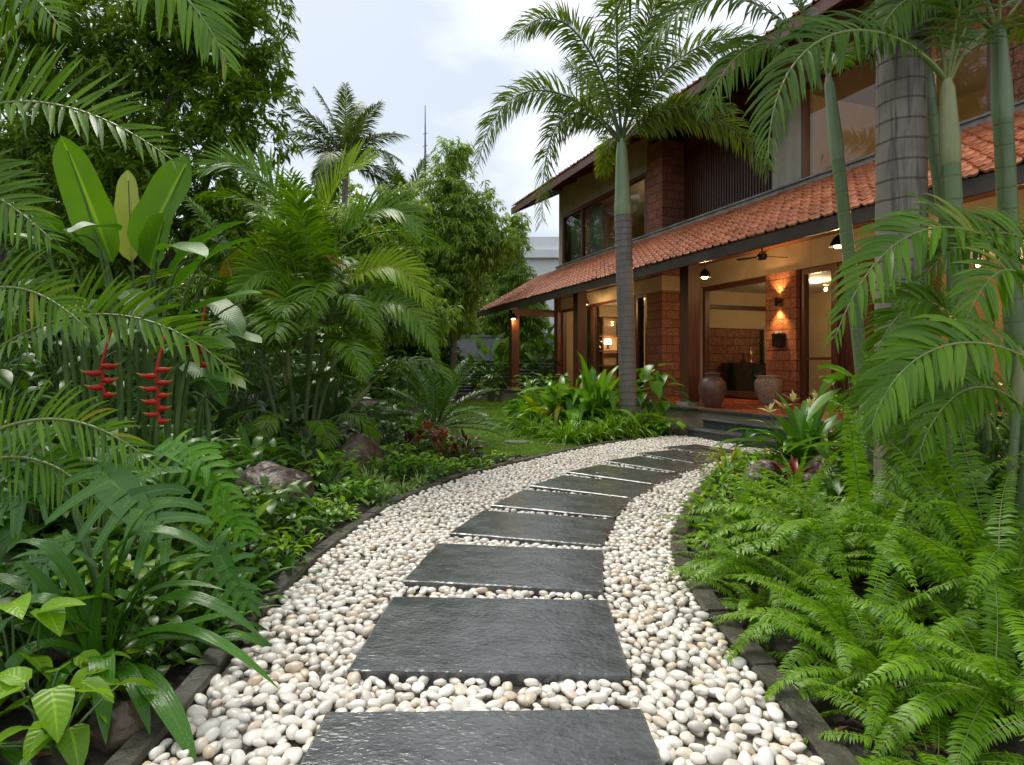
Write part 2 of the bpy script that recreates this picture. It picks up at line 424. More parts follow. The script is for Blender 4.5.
def ringbark(name, c1, c2, line, period, rough=.55, streak=(.02, .02, .018), sfac=.6, lw=.12):
    m, n, l, p, out = newmat(name)
    tc = n.new('ShaderNodeTexCoord'); uv = n.new('ShaderNodeUVMap'); sep = n.new('ShaderNodeSeparateXYZ'); l.new(uv.outputs[0], sep.inputs[0])
    nz = n.new('ShaderNodeTexNoise'); nz.inputs['Scale'].default_value = 5; nz.inputs['Detail'].default_value = 6
    l.new(tc.outputs['Object'], nz.inputs['Vector'])
    mx = n.new('ShaderNodeMixRGB'); mx.inputs[1].default_value = (*c1, 1); mx.inputs[2].default_value = (*c2, 1); l.new(nz.outputs['Fac'], mx.inputs[0])
    mp = n.new('ShaderNodeMapping'); mp.inputs['Scale'].default_value = (14, 14, 1.2); l.new(tc.outputs['Object'], mp.inputs[0])
    n2 = n.new('ShaderNodeTexNoise'); n2.inputs['Scale'].default_value = 1.6; n2.inputs['Detail'].default_value = 4; l.new(mp.outputs[0], n2.inputs['Vector'])
    r2 = n.new('ShaderNodeMapRange'); r2.inputs[1].default_value = .52; r2.inputs[2].default_value = .7; r2.inputs[4].default_value = sfac; l.new(n2.outputs['Fac'], r2.inputs[0])
    m2 = n.new('ShaderNodeMixRGB'); m2.inputs[2].default_value = (*streak, 1); l.new(r2.outputs[0], m2.inputs[0]); l.new(mx.outputs[0], m2.inputs[1])
    wob = n.new('ShaderNodeMath'); wob.operation = 'MULTIPLY_ADD'; wob.inputs[1].default_value = .10; n4 = n.new('ShaderNodeTexNoise'); n4.inputs['Scale'].default_value = 1.7; l.new(tc.outputs['Object'], n4.inputs['Vector']); l.new(n4.outputs['Fac'], wob.inputs[0]); l.new(sep.outputs[1], wob.inputs[2])
    dv = n.new('ShaderNodeMath'); dv.operation = 'DIVIDE'; dv.inputs[1].default_value = period; l.new(wob.outputs[0], dv.inputs[0])
    fr = n.new('ShaderNodeMath'); fr.operation = 'FRACT'; l.new(dv.outputs[0], fr.inputs[0])
    r3 = n.new('ShaderNodeMapRange'); r3.inputs[1].default_value = 0; r3.inputs[2].default_value = lw; r3.inputs[3].default_value = .85; r3.inputs[4].default_value = 0; l.new(fr.outputs[0], r3.inputs[0])
    m3 = n.new('ShaderNodeMixRGB'); m3.inputs[2].default_value = (*line, 1); l.new(r3.outputs[0], m3.inputs[0]); l.new(m2.outputs[0], m3.inputs[1])
    l.new(m3.outputs[0], p.inputs['Base Color']); p.inputs['Roughness'].default_value = rough
    sub = n.new('ShaderNodeMath'); sub.operation = 'SUBTRACT'; l.new(n2.outputs['Fac'], sub.inputs[0]); l.new(r3.outputs[0], sub.inputs[1])
    b = n.new('ShaderNodeBump'); b.inputs['Strength'].default_value = .6; b.inputs['Distance'].default_value = .012
    l.new(sub.outputs[0], b.inputs['Height']); l.new(b.outputs[0], p.inputs['Normal'])
    MAT[name] = m
ringbark('palm_trunk', (.13, .10, .078), (.34, .285, .235), (.085, .068, .055), .15, sfac=.85, lw=.13)
ringbark('foxtail_trunk', (.12, .10, .085), (.22, .195, .17), (.075, .062, .052), .13, sfac=.25)
ringbark('cane', (.085, .15, .05), (.19, .25, .10), (.30, .33, .20), .17, .4, (.07, .11, .05), .4, .12)
ringbark('crownshaft', (.15, .22, .10), (.25, .32, .17), (.09, .15, .07), 3.0, .35, (.10, .15, .08), .25, .02)
ringbark('crownshaft_yellow', (.20, .24, .08), (.36, .36, .17), (.12, .16, .05), 3.0, .35, (.20, .15, .07), .4, .02)

# ground, stone
mat('soil', (.007, .0045, .003), (.024, .015, .009), .75, 9, 6, bump=.7, bscale=40)
mat('gravel_base', (.10, .09, .075), (.18, .16, .13), .8, 40, 4, bump=.8, bscale=90)
mat('lawn_base', (.03, .07, .010), (.06, .11, .018), .8, 6, 5, bump=.6, bscale=60)
mat('kerb_stone', (.026, .022, .016), (.080, .068, .050), .42, 5, 7, bump=.7, bscale=22, rough2=.6)
mat('boulder', (.026, .017, .011), (.135, .088, .058), .30, 5, 9, bump=1.0, bscale=18, rough2=.5)
mat('boulder_red', (.06, .035, .028), (.17, .11, .09), .33, 4, 8, bump=.7, bscale=16, rough2=.5)
mat('stepping', (.10, .10, .09), (.2, .19, .17), .5, 6, 5, bump=.5)

def slabmat():
    m, n, l, p, out = newmat('wet_slate')
    tc = n.new('ShaderNodeTexCoord')
    oi = n.new('ShaderNodeObjectInfo'); of = n.new('ShaderNodeVectorMath'); of.operation = 'MULTIPLY_ADD'; of.inputs[1].default_value = (37, 23, 11)
    l.new(oi.outputs['Random'], of.inputs[0]); l.new(tc.outputs['Object'], of.inputs[2])      # every slab has its own cleft
    nz = n.new('ShaderNodeTexNoise'); nz.inputs['Scale'].default_value = 5; nz.inputs['Detail'].default_value = 8; nz.inputs['Roughness'].default_value = .65
    l.new(of.outputs[0], nz.inputs['Vector'])
    rp = n.new('ShaderNodeValToRGB')
    rp.color_ramp.elements[0].position = .3; rp.color_ramp.elements[0].color = (.038, .041, .042, 1)
    rp.color_ramp.elements[1].position = .7; rp.color_ramp.elements[1].color = (.105, .110, .112, 1)
    l.new(nz.outputs['Fac'], rp.inputs[0]); l.new(rp.outputs[0], p.inputs['Base Color'])
    # cleft surface: chipped facets and ripples, with a film of water lying in the lows
    mp = n.new('ShaderNodeMapping'); mp.inputs['Scale'].default_value = (1, 1.5, 1); mp.inputs['Rotation'].default_value = (0, 0, .5); l.new(of.outputs[0], mp.inputs[0])
    n1 = n.new('ShaderNodeTexNoise'); n1.inputs['Scale'].default_value = 30; n1.inputs['Detail'].default_value = 4; n1.inputs['Distortion'].default_value = .8; l.new(mp.outputs[0], n1.inputs['Vector'])
    vo = n.new('ShaderNodeTexVoronoi'); vo.inputs['Scale'].default_value = 30; l.new(mp.outputs[0], vo.inputs['Vector'])
    n2 = n.new('ShaderNodeTexNoise'); n2.inputs['Scale'].default_value = 5.5; n2.inputs['Detail'].default_value = 2; l.new(mp.outputs[0], n2.inputs['Vector'])
    a = n.new('ShaderNodeMath'); a.operation = 'MULTIPLY_ADD'; a.inputs[1].default_value = .3; l.new(vo.outputs['Distance'], a.inputs[0]); l.new(n1.outputs['Fac'], a.inputs[2])
    mk = n.new('ShaderNodeMapRange'); mk.inputs[1].default_value = .40; mk.inputs[2].default_value = .60; mk.inputs[3].default_value = .6; mk.inputs[4].default_value = 1; l.new(n2.outputs['Fac'], mk.inputs[0])
    h = n.new('ShaderNodeMath'); h.operation = 'MULTIPLY'; l.new(a.outputs[0], h.inputs[0]); l.new(mk.outputs[0], h.inputs[1])
    b = n.new('ShaderNodeBump'); b.inputs['Strength'].default_value = .45; b.inputs['Distance'].default_value = .010
    l.new(h.outputs[0], b.inputs['Height']); l.new(b.outputs[0], p.inputs['Normal'])
    rr = n.new('ShaderNodeMapRange'); rr.inputs[1].default_value = .4; rr.inputs[2].default_value = .62; rr.inputs[3].default_value = .14; rr.inputs[4].default_value = .30
    l.new(n2.outputs['Fac'], rr.inputs[0]); l.new(rr.outputs[0], p.inputs['Roughness'])
    p.inputs['Specular IOR Level'].default_value = .6; p.inputs['Coat Weight'].default_value = .5; p.inputs['Coat Roughness'].default_value = .16; l.new(b.outputs[0], p.inputs['Coat Normal'])
    MAT['wet_slate'] = m
slabmat()

def pebblemat():
    m, n, l, p, out = newmat('pebble')
    geo = n.new('ShaderNodeNewGeometry'); oi = n.new('ShaderNodeObjectInfo'); tc = n.new('ShaderNodeTexCoord')
    ad = n.new('ShaderNodeMath'); ad.operation = 'ADD'; fr = n.new('ShaderNodeMath'); fr.operation = 'FRACT'
    l.new(geo.outputs['Random Per Island'], ad.inputs[0]); l.new(oi.outputs['Random'], ad.inputs[1]); l.new(ad.outputs[0], fr.inputs[0])
    rp = n.new('ShaderNodeValToRGB'); cr = rp.color_ramp
    cr.elements[0].position = 0; cr.elements[0].color = (.83, .78, .68, 1)
    cr.elements[1].position = 1; cr.elements[1].color = (.64, .59, .51, 1)
    for pos, c in ((.3, (.86, .82, .73)), (.5, (.78, .70, .58)), (.62, (.68, .54, .39)), (.68, (.86, .84, .77)), (.85, (.74, .69, .61))):
        e = cr.elements.new(pos); e.color = (*c, 1)
    l.new(fr.outputs[0], rp.inputs[0])
    nz = n.new('ShaderNodeTexNoise'); nz.inputs['Scale'].default_value = 28; nz.inputs['Detail'].default_value = 5; l.new(tc.outputs['Object'], nz.inputs['Vector'])
    r2 = n.new('ShaderNodeMapRange'); r2.inputs[1].default_value = .5; r2.inputs[2].default_value = .75; r2.inputs[4].default_value = .5; l.new(nz.outputs['Fac'], r2.inputs[0])
    mx = n.new('ShaderNodeMixRGB'); mx.inputs[2].default_value = (.45, .34, .22, 1); l.new(r2.outputs[0], mx.inputs[0]); l.new(rp.outputs[0], mx.inputs[1])
    l.new(mx.outputs[0], p.inputs['Base Color'])
    p.inputs['Roughness'].default_value = .34
    p.inputs['Coat Weight'].default_value = .25; p.inputs['Coat Roughness'].default_value = .1
    MAT['pebble'] = m
pebblemat()

# house
mat('terracotta', (.38, .125, .055), (.56, .215, .105), .5, 3.0, 5, bump=.25, bscale=30, island=True, lo=.2, hi=.8)
mat('dark_wood', (.060, .022, .013), (.14, .052, .028), .38, 3, 5, bump=.25, bscale=20, stretch=(6, 6, .5))
mat('post_wood', (.08, .026, .012), (.17, .058, .024), .36, 3, 5, bump=.25, bscale=20, stretch=(6, 6, .5))
mat('ceiling_wood', (.16, .055, .022), (.30, .11, .045), .35, 3, 5, stretch=(.5, 6, 6))
mat('eave_dark', (.030, .018, .011), (.065, .040, .025), .5, 3)
mat('cream', (.40, .34, .25), (.47, .41, .31), .7, 3)
mat('grey_plaster', (.40, .365, .30), (.46, .425, .35), .7, 3, bump=.15)
mat('kerb_grey', (.25, .25, .24), (.36, .36, .34), .6, 3)
mat('room_wall', (.62, .47, .28), (.66, .51, .32), .8, 2)
mat('room_white', (.7, .66, .58), (.74, .70, .62), .8, 2)
mat('red_floor', (.30, .075, .030), (.40, .12, .05), .16, 3, 4, rough2=.28)
mat('plinth_stone', (.30, .235, .15), (.40, .33, .23), .55, 2.5, 5, bump=.25)
mat('step_stone', (.035, .040, .045), (.08, .09, .095), .3, 4, 5, bump=.2, rough2=.45)
mat('white_paint', (.72, .73, .73), (.8, .81, .81), .7, 1)
mat('grey_wall', (.26, .27, .28), (.35, .36, .37), .8, 1.5)
mat('fence_dark', (.018, .020, .022), (.035, .038, .04), .5, 2)
mat('iron', (.02, .018, .017), (.035, .03, .028), .4, 5, metal=.4)
mat('antenna', (.10, .10, .11), (.16, .16, .17), .6, 5)
mat('curtain', (.40, .43, .38), (.52, .55, .50), .8, 2)
mat('black_gloss', (.010, .012, .010), (.02, .022, .018), .12, 3)
mat('brown_pot', (.075, .038, .026), (.15, .085, .06), .42, 4, 6, bump=.25)
mat('speckled_pot', (.17, .115, .075), (.44, .36, .27), .75, 34, 4, bump=.7, bscale=40, lo=.42, hi=.6)
mat('terracotta_pot', (.30, .10, .05), (.42, .17, .09), .6, 5)

def mould(name, col, scale, lo, hi, amt, stretch=(1, 1, 1)):
    """lays dark weather stains over a material made by mat()"""
    m = MAT[name]; n, l = m.node_tree.nodes, m.node_tree.links; p = n['Principled BSDF']
    src = p.inputs['Base Color'].links[0].from_socket
    tc = n.new('ShaderNodeTexCoord'); mp = n.new('ShaderNodeMapping'); mp.inputs['Scale'].default_value = stretch; l.new(tc.outputs['Object'], mp.inputs[0])
    nz = n.new('ShaderNodeTexNoise'); nz.inputs['Scale'].default_value = scale; nz.inputs['Detail'].default_value = 7; nz.inputs['Roughness'].default_value = .65; l.new(mp.outputs[0], nz.inputs['Vector'])
    r = n.new('ShaderNodeMapRange'); r.inputs[1].default_value = lo; r.inputs[2].default_value = hi; r.inputs[4].default_value = amt; l.new(nz.outputs['Fac'], r.inputs[0])
    x = n.new('ShaderNodeMixRGB'); l.new(r.outputs[0], x.inputs[0]); l.new(src, x.inputs[1]); x.inputs[2].default_value = (*col, 1); l.new(x.outputs[0], p.inputs['Base Color'])
mould('terracotta', (.10, .055, .04), 1.3, .50, .72, .6)
mould('grey_plaster', (.12, .11, .09), 1.0, .48, .75, .5, (2.2, 2.2, .35))
mould('kerb_grey', (.08, .08, .07), 2.5, .42, .7, .7)
mould('cream', (.22, .17, .11), 1.0, .5, .8, .4, (2, 2, .4))
mould('plinth_stone', (.09, .08, .055), 1.8, .45, .7, .6)
mould('kerb_stone', (.030, .040, .014), 3.0, .48, .66, .7)
mould('boulder', (.035, .045, .018), 2.2, .52, .72, .6)
mould('step_stone', (.02, .022, .018), 2.0, .5, .75, .5)

def laterite():
    m, n, l, p, out = newmat('laterite')
    tc = n.new('ShaderNodeTexCoord'); sp = n.new('ShaderNodeSeparateXYZ'); l.new(tc.outputs['Object'], sp.inputs[0])
    ad = n.new('ShaderNodeMath'); ad.operation = 'ADD'; l.new(sp.outputs[0], ad.inputs[0]); l.new(sp.outputs[1], ad.inputs[1])
    cb = n.new('ShaderNodeCombineXYZ'); l.new(ad.outputs[0], cb.inputs[0]); l.new(sp.outputs[2], cb.inputs[1])
    br = n.new('ShaderNodeTexBrick'); l.new(cb.outputs[0], br.inputs['Vector'])
    br.inputs['Color1'].default_value = (.38, .135, .075, 1); br.inputs['Color2'].default_value = (.50, .215, .125, 1); br.inputs['Mortar'].default_value = (.115, .055, .038, 1)
    br.inputs['Scale'].default_value = 1; br.inputs['Mortar Size'].default_value = .013; br.inputs['Mortar Smooth'].default_value = .4
    br.inputs['Brick Width'].default_value = .46; br.inputs['Row Height'].default_value = .26
    nz = n.new('ShaderNodeTexNoise'); nz.inputs['Scale'].default_value = 22; nz.inputs['Detail'].default_value = 7; nz.inputs['Roughness'].default_value = .7; l.new(tc.outputs['Object'], nz.inputs['Vector'])
    r = n.new('ShaderNodeMapRange'); r.inputs[1].default_value = .42; r.inputs[2].default_value = .62; r.inputs[3].default_value = .8; r.inputs[4].default_value = 0; l.new(nz.outputs['Fac'], r.inputs[0])
    mx = n.new('ShaderNodeMixRGB'); mx.inputs[2].default_value = (.085, .035, .024, 1); l.new(r.outputs[0], mx.inputs[0]); l.new(br.outputs['Color'], mx.inputs[1])
    l.new(mx.outputs[0], p.inputs['Base Color']); p.inputs['Roughness'].default_value = .8
    h = n.new('ShaderNodeMath'); h.operation = 'MULTIPLY_ADD'; h.inputs[1].default_value = -1.3; l.new(br.outputs['Fac'], h.inputs[0]); l.new(nz.outputs['Fac'], h.inputs[2])
    b = n.new('ShaderNodeBump'); b.inputs['Strength'].default_value = .8; b.inputs['Distance'].default_value = .03; l.new(h.outputs[0], b.inputs['Height']); l.new(b.outputs[0], p.inputs['Normal'])
    MAT['laterite'] = m
laterite()

def glassmat():
    m, n, l, p, out = newmat('window_glass')
    n.remove(p)
    t = n.new('ShaderNodeBsdfTransparent'); t.inputs[0].default_value = (.86, .88, .85, 1)
    g = n.new('ShaderNodeBsdfGlossy'); g.inputs['Roughness'].default_value = .01
    f = n.new('ShaderNodeFresnel'); f.inputs[0].default_value = 1.75
    ms = n.new('ShaderNodeMixShader'); l.new(f.outputs[0], ms.inputs[0]); l.new(t.outputs[0], ms.inputs[1]); l.new(g.outputs[0], ms.inputs[2]); l.new(ms.outputs[0], out.inputs[0])
    MAT['window_glass'] = m
glassmat()
WARM = (1.0, .62, .26)
MAT['bulb'] = glow('bulb', (1.0, .62, .26), 16)
MAT['room_lamp'] = glow('room_lamp', (1.0, .80, .52), 5)
M = MAT

# ------------------------------------------------------------------ ground, lawn, path
def smooth(pts, n=10):
    P = np.asarray(pts, float); P = np.vstack([2*P[0]-P[1], P, 2*P[-1]-P[-2]]); o = []
    for i in range(1, len(P)-2):
        for t in np.linspace(0, 1, n, endpoint=False):
            o.append(.5*((2*P[i])+(-P[i-1]+P[i+1])*t+(2*P[i-1]-5*P[i]+4*P[i+1]-P[i+2])*t*t+(-P[i-1]+3*P[i]-3*P[i+1]+P[i+2])*t**3))
    o.append(P[-2]); return np.array(o)

LEFT = smooth([(-1.22, -1), (-1.25, .8), (-1.27, 1.8), (-1.30, 2.6), (-1.37, 3.5), (-1.356, 4.62), (-1.136, 6.29), (-.53, 7.82), (.26, 9.04), (1.04, 10.2), (1.96, 11.27), (2.75, 12.0), (3.2, 12.4)])
RIGHT = smooth([(1.1, -1), (1.07, .8), (1.075, 1.8), (1.086, 2.61), (1.067, 3.18), (1.09, 3.81), (1.19, 4.62), (1.54, 5.67), (2.14, 7.06), (2.77, 8.27), (3.5, 9.2), (4.4, 9.9)])
PATH = np.vstack([LEFT, [(3.5, 12.1), (4.35, 9.85)], RIGHT[::-1]])

def inside(pts, poly):
    x, y = pts[:, 0], pts[:, 1]; c = np.zeros(len(pts), bool); j = len(poly)-1
    for i in range(len(poly)):
        xi, yi = poly[i]; xj, yj = poly[j]
        if yi != yj:
            c ^= ((yi > y) != (yj > y)) & (x < (xj-xi)*(y-yi)/(yj-yi)+xi)
        j = i
    return c

def pdist(pts, poly):
    d = np.full(len(pts), 1e9)
    for i in range(len(poly)-1):
        a, b = poly[i], poly[i+1]; ab = b-a; L2 = max(ab@ab, 1e-9)
        t = np.clip(((pts-a)@ab)/L2, 0, 1)
        d = np.minimum(d, np.linalg.norm(pts-(a+t[:, None]*ab), axis=1))
    return d

LAWN = np.array([(.30, 9.55), (-.5, 9.9), (-1.6, 11.2), (-2.6, 14), (-2.8, 19), (-2.0, 25.2), (.2, 25.6), (1.1, 21), (1.5, 16), (1.3, 13.2), (1.45, 11.5), (1.05, 10.6)])
HX, HY = 4.1, 14.3
HRZ = math.atan2(.934, -.357)
def house_pt(u, v, z=0.0):
    return np.array([HX-.357*u-.934*v, HY+.934*u-.357*v, z])

def bed_height(pts):
    d = np.where(inside(pts, PATH), 0, pdist(pts, np.vstack([PATH, PATH[:1]])))
    h = .02+.16*np.clip((d-.1)/1.6, 0, 1)
    h = np.where(d <= .16, np.minimum(h, -.01), h)
    dl = np.where(inside(pts, LAWN), 0, pdist(pts, np.vstack([LAWN, LAWN[:1]])))
    h = np.where(dl < .6, h*dl/.6, h)
    far = np.linalg.norm(pts-np.array([0, 8]), axis=1)
    return h*np.clip((40-far)/20, 0, 1)
def gz(x, y):
    return float(bed_height(np.array([[x, y]]))[0])

gx = np.unique(np.concatenate([np.linspace(-700, -14, 14), np.arange(-14, 14.01, .2), np.linspace(14, 700, 14)]))
gy = np.unique(np.concatenate([np.linspace(-700, -2, 14), np.arange(-2, 28.01, .2), np.linspace(28, 700, 14)]))
XX, YY = np.meshgrid(gx, gy, indexing='ij')
pp = np.stack([XX.ravel(), YY.ravel()], 1)
hh = bed_height(pp)
rngg = np.random.default_rng(5)
hh = hh+np.where(hh > .03, rngg.normal(0, .012, len(hh)), 0)
nyy = len(gy)
i, j = np.meshgrid(np.arange(len(gx)-1), np.arange(nyy-1), indexing='ij'); i = i.ravel(); j = j.ravel()
mb = MB(); mb.add(np.column_stack([pp, hh]), np.stack([i*nyy+j, (i+1)*nyy+j, (i+1)*nyy+j+1, i*nyy+j+1], 1))
tag(mb.build('ground', M['soil'], smooth=True), kind='structure')

def sheet(poly, z, step=.25):
    P = np.asarray(poly); c = P.mean(0); n = len(P)
    mb = MB(); mb.add(np.vstack([np.column_stack([P, np.full(n, z)]), [[*c, z]]]), tris=[(i, (i+1) % n, n) for i in range(n)])
    return mb
tag(sheet(LAWN, .022).build('lawn', M['lawn_base']), kind='structure')
# bed of the path: strips between the two edges
nL = 60
tl = np.linspace(0, 1, nL); 
def resample(P, n):
    s = np.concatenate([[0], np.cumsum(np.linalg.norm(np.diff(P, axis=0), axis=1))]); t = np.linspace(0, s[-1], n)
    return np.column_stack([np.interp(t, s, P[:, 0]), np.interp(t, s, P[:, 1])])
A, B = resample(LEFT, nL), resample(RIGHT, nL)
mb = MB(); mb.add(np.vstack([np.column_stack([A, np.full(nL, .008)]), np.column_stack([B, np.full(nL, .008)])]), [(k, nL+k, nL+k+1, k+1) for k in range(nL-1)])
tag(mb.build('path', M['gravel_base']), kind='structure')

def kerb(name, P, side, y_end):
    """low weathered edging stones, butted end to end with fine joints"""
    P = resample(P, 200); P = P[P[:, 1] < y_end]
    s = np.concatenate([[0], np.cumsum(np.linalg.norm(np.diff(P, axis=0), axis=1))])
    rng = np.random.default_rng(len(name)); mb = MB(); a = 0
    while a < s[-1]-.1:
        b = min(a+rng.uniform(.55, .95), s[-1]); t = np.linspace(a+.006, b-.006, 6)
        c = np.column_stack([np.interp(t, s, P[:, 0]), np.interp(t, s, P[:, 1])])
        T = nrm(np.gradient(c, axis=0)); N = np.column_stack([-T[:, 1], T[:, 0]])*side
        top = .062+rng.uniform(-.010, .010); w = .12+rng.uniform(-.01, .012); off = rng.uniform(-.01, .01)
        rows = []
        for o, z in ((0, -.05), (0, top-.014), (.014, top), (w-.014, top+rng.uniform(-.006, .006)), (w, top-.014), (w, -.05)):
            q = c+N*(o+off)+rng.normal(0, .003, c.shape); rows.append(np.column_stack([q, np.full(len(c), z)+rng.normal(0, .002, len(c))]))
        V = np.stack(rows, 1); r = 6
        q = [(k*r+m, k*r+m+1, (k+1)*r+m+1, (k+1)*r+m) for k in range(5) for m in range(r-1)]
        if side < 0: q = [x[::-1] for x in q]
        mb.add(V, q)
        mb.add(V[0], tris=[(0, m+1, m) for m in range(1, r-1)]); mb.add(V[-1], tris=[(0, m, m+1) for m in range(1, r-1)])
        a = b
    return tag(mb.build(name, M['kerb_stone']), kind='structure')
kerb('kerb', LEFT, 1, 11.9)
kerb('kerb', RIGHT, -1, 9.6)

# stepping slabs: every slab is a thing
SLABS = [(-.10, 1.99, 1), (-.09, 3.14, -2.3), (-.01, 4.19, -8.3), (.20, 5.20, -16.5), (.51, 6.13, -23), (.91, 6.99, -33), (1.40, 7.78, -41.5), (1.98, 8.58, -50), (2.55, 9.30, -60.5), (3.13, 10.02, -62)]
SLABW, SLABD = [1.22, 1.24, 1.24, 1.23, 1.19, 1.18, 1.2, 1.2, 1.15, 1.15], [.84, .87, .83, .82, .83, .80, .79, .76, .74, .74]
SNAME = ['nearest, cut off by the photo bottom', 'second from the viewer, big and whole', 'third from the viewer', 'fourth from the viewer', 'fifth from the viewer', 'sixth from the viewer, where the path bends', 'seventh from the viewer, beyond the bend', 'eighth from the viewer', 'ninth from the viewer, last but one before the steps', 'tenth and last, at the foot of the porch steps']
def rough_slab(w, d, h, seed):
    rng = np.random.default_rng(seed); n = 14; m = 10; mb = MB()
    e = []
    for k in range(n): e.append((-w/2+w*k/n, -d/2))
    for k in range(m): e.append((w/2, -d/2+d*k/m))
    for k in range(n): e.append((w/2-w*k/n, d/2))
    for k in range(m): e.append((-w/2, d/2-d*k/m))
    e = np.array(e); e = e+rng.normal(0, .0025, e.shape); q = e*(1-.010/np.array([w/2, d/2]))
    N = len(e); c = [[0, 0, h]]
    V = np.vstack([np.column_stack([e, np.full(N, -h)]), np.column_stack([e, np.full(N, h-.006)]), np.column_stack([q, np.full(N, h)]), c])
    qs = [(r*N+i, r*N+(i+1) % N, (r+1)*N+(i+1) % N, (r+1)*N+i) for r in range(2) for i in range(N)]
    mb.add(V, qs, [(2*N+i, 2*N+(i+1) % N, 3*N) for i in range(N)])
    return mb
slab_boxes = []
for k, (x, y, a) in enumerate(SLABS):
    o = rough_slab(SLABW[k], SLABD[k], .032, k).build('stepping_slab', M['wet_slate'], loc=(x, y, .038), rz=R(a))
    tag(o, 'wet black slate slab in the pebble path, '+SNAME[k], 'paving slab', 'slate slabs along the pebble path')
    slab_boxes.append((x, y, R(a), SLABW[k]/2, SLABD[k]/2))

# pebbles
def pebble_base(seed, sub):
    import bmesh
    bm = bmesh.new(); bmesh.ops.create_icosphere(bm, subdivisions=sub, radius=1)
    rng = random.Random(seed); off = Vector((rng.random()*50, rng.random()*50, 0))
    for v in bm.verts:
        v.co *= 1+.24*mnoise.noise(v.co*.9+off)+.08*mnoise.noise(v.co*2.1+off)
    V = np.array([v.co[:] for v in bm.verts]); F = np.array([[v.index for v in f.verts] for f in bm.faces]); bm.free()
    return V, F
rng = np.random.default_rng(11)
def on_slab(p, grow):
    m = np.zeros(len(p), bool)
    for x, y, a, w, d in slab_boxes:
        q = p-np.array([x, y]); c, s = math.cos(-a), math.sin(-a)
        qx = q[:, 0]*c-q[:, 1]*s; qy = q[:, 0]*s+q[:, 1]*c
        m |= (abs(qx) < w+grow) & (abs(qy) < d+grow)
    return m
def darts(n, rmin, rmax, pack, seed):
    rng = np.random.default_rng(seed)
    p = np.column_stack([rng.uniform(-1.5, 4.6, n), rng.uniform(1.2, 12.4, n)])
    edge = pdist(p, np.vstack([PATH, PATH[:1]]))
    r = rng.uniform(rmin, rmax, n); r = np.where(rng.random(n) < .25, r*.78, r)
    ok = inside(p, PATH) & (edge > r*.55) & ~on_slab(p, .006)
    p, r = p[ok], r[ok]
    cell = .12; grid = {}; keep = []
    for k in range(len(p)):
        x, y = p[k]; cx, cy = int(x/cell), int(y/cell+100); good = True
        for a in (cx-1, cx, cx+1):
            for b in (cy-1, cy, cy+1):
                for m in grid.get((a, b), ()):
                    dx, dy = p[m][0]-x, p[m][1]-y; s = (r[m]+r[k])*pack
                    if dx*dx+dy*dy < s*s: good = False; break
                if not good: break
            if not good: break
        if good: keep.append(k); grid.setdefault((cx, cy), []).append(k)
    return p[keep], r[keep]
p1, r1 = darts(150000, .025, .046, .71, 1)
p2, r2 = darts(40000, .028, .046, .72, 2)
P = np.vstack([np.column_stack([p1, np.full(len(p1), .034)]), np.column_stack([p2, np.full(len(p2), .012)])])
RR = np.concatenate([r1, r2]); top = np.concatenate([np.ones(len(p1), bool), np.zeros(len(p2), bool)])
n = len(P)
yaw = rng.uniform(0, 2*PI, n); tilt = rng.normal(0, .22, (n, 2)); asp = np.column_stack([np.ones(n), rng.uniform(.56, .84, n), rng.uniform(.44, .62, n)])
P[:, 2] += rng.uniform(-.006, .010, n)
px = 512+P[:, 0]/P[:, 1]*FPX; py = HOR+(EYE-P[:, 2])/P[:, 1]*FPX
vis = top & (py < 772) & (px > 120)
order = np.argsort(np.where(vis, P[:, 1], 1e9))[:300]
single = np.zeros(n, bool); single[order] = True
bases = [pebble_base(k, 3).__iter__() for k in range(0)]
hi = [pebble_base(k, 3) for k in range(8)]; mid = [pebble_base(k, 2) for k in range(8)]
pm = []
for k in range(8):
    mb = MB(); mb.add(hi[k][0], tris=hi[k][1]); pm.append(mb.mesh('pebble', M['pebble']))
for k in order:
    o = put('pebble', pm[k % 8], None, P[k], (tilt[k, 0], tilt[k, 1], yaw[k]), tuple(RR[k]*asp[k]))
    tag(o, 'smooth cream river pebble in the near part of the pebble path', 'pebble', 'loose white pebbles of the path')
mb = MB()
for lod, cond in ((mid, P[:, 1] < 5.5), ([pebble_base(k, 1) for k in range(8)], P[:, 1] >= 5.5)):
    for b in range(8):
        idx = np.where(cond & ~single & (np.arange(n) % 8 == b))[0]
        if not len(idx): continue
        V, F = lod[b]
        v = V[None]*(RR[idx, None]*asp[idx])[:, None]
        cx, sx = np.cos(tilt[idx, 0])[:, None], np.sin(tilt[idx, 0])[:, None]
        y_, z_ = v[..., 1]*cx-v[..., 2]*sx, v[..., 1]*sx+v[..., 2]*cx
        cz, sz = np.cos(yaw[idx])[:, None], np.sin(yaw[idx])[:, None]
        w = np.stack([v[..., 0]*cz-y_*sz, v[..., 0]*sz+y_*cz, z_], -1)+P[idx][:, None]
        f = F[None]+(np.arange(len(idx))*len(V))[:, None, None]
        mb.add(w, tris=f)
o = mb.build('pebbles', M['pebble'], smooth=True)
tag(o, 'white river pebbles filling the rest of the winding path', 'pebbles', kind='stuff')
print('pebbles', n)

# ------------------------------------------------------------------ house (local frame: x along the facade, y out to the garden)
house = thing('house', 'two storey laterite and dark wood house with red tiled roofs and open porch', 'house', (HX, HY, 0), HRZ)
def hpart(name, mb, m, parent=None, smooth=False):
    return mb.build(name, M[m] if isinstance(m, str) else m, parent or house, smooth)
def hbox(name, m, *b, parent=None):
    mb = MB(); mb.box(*b); return hpart(name, mb, m, parent)

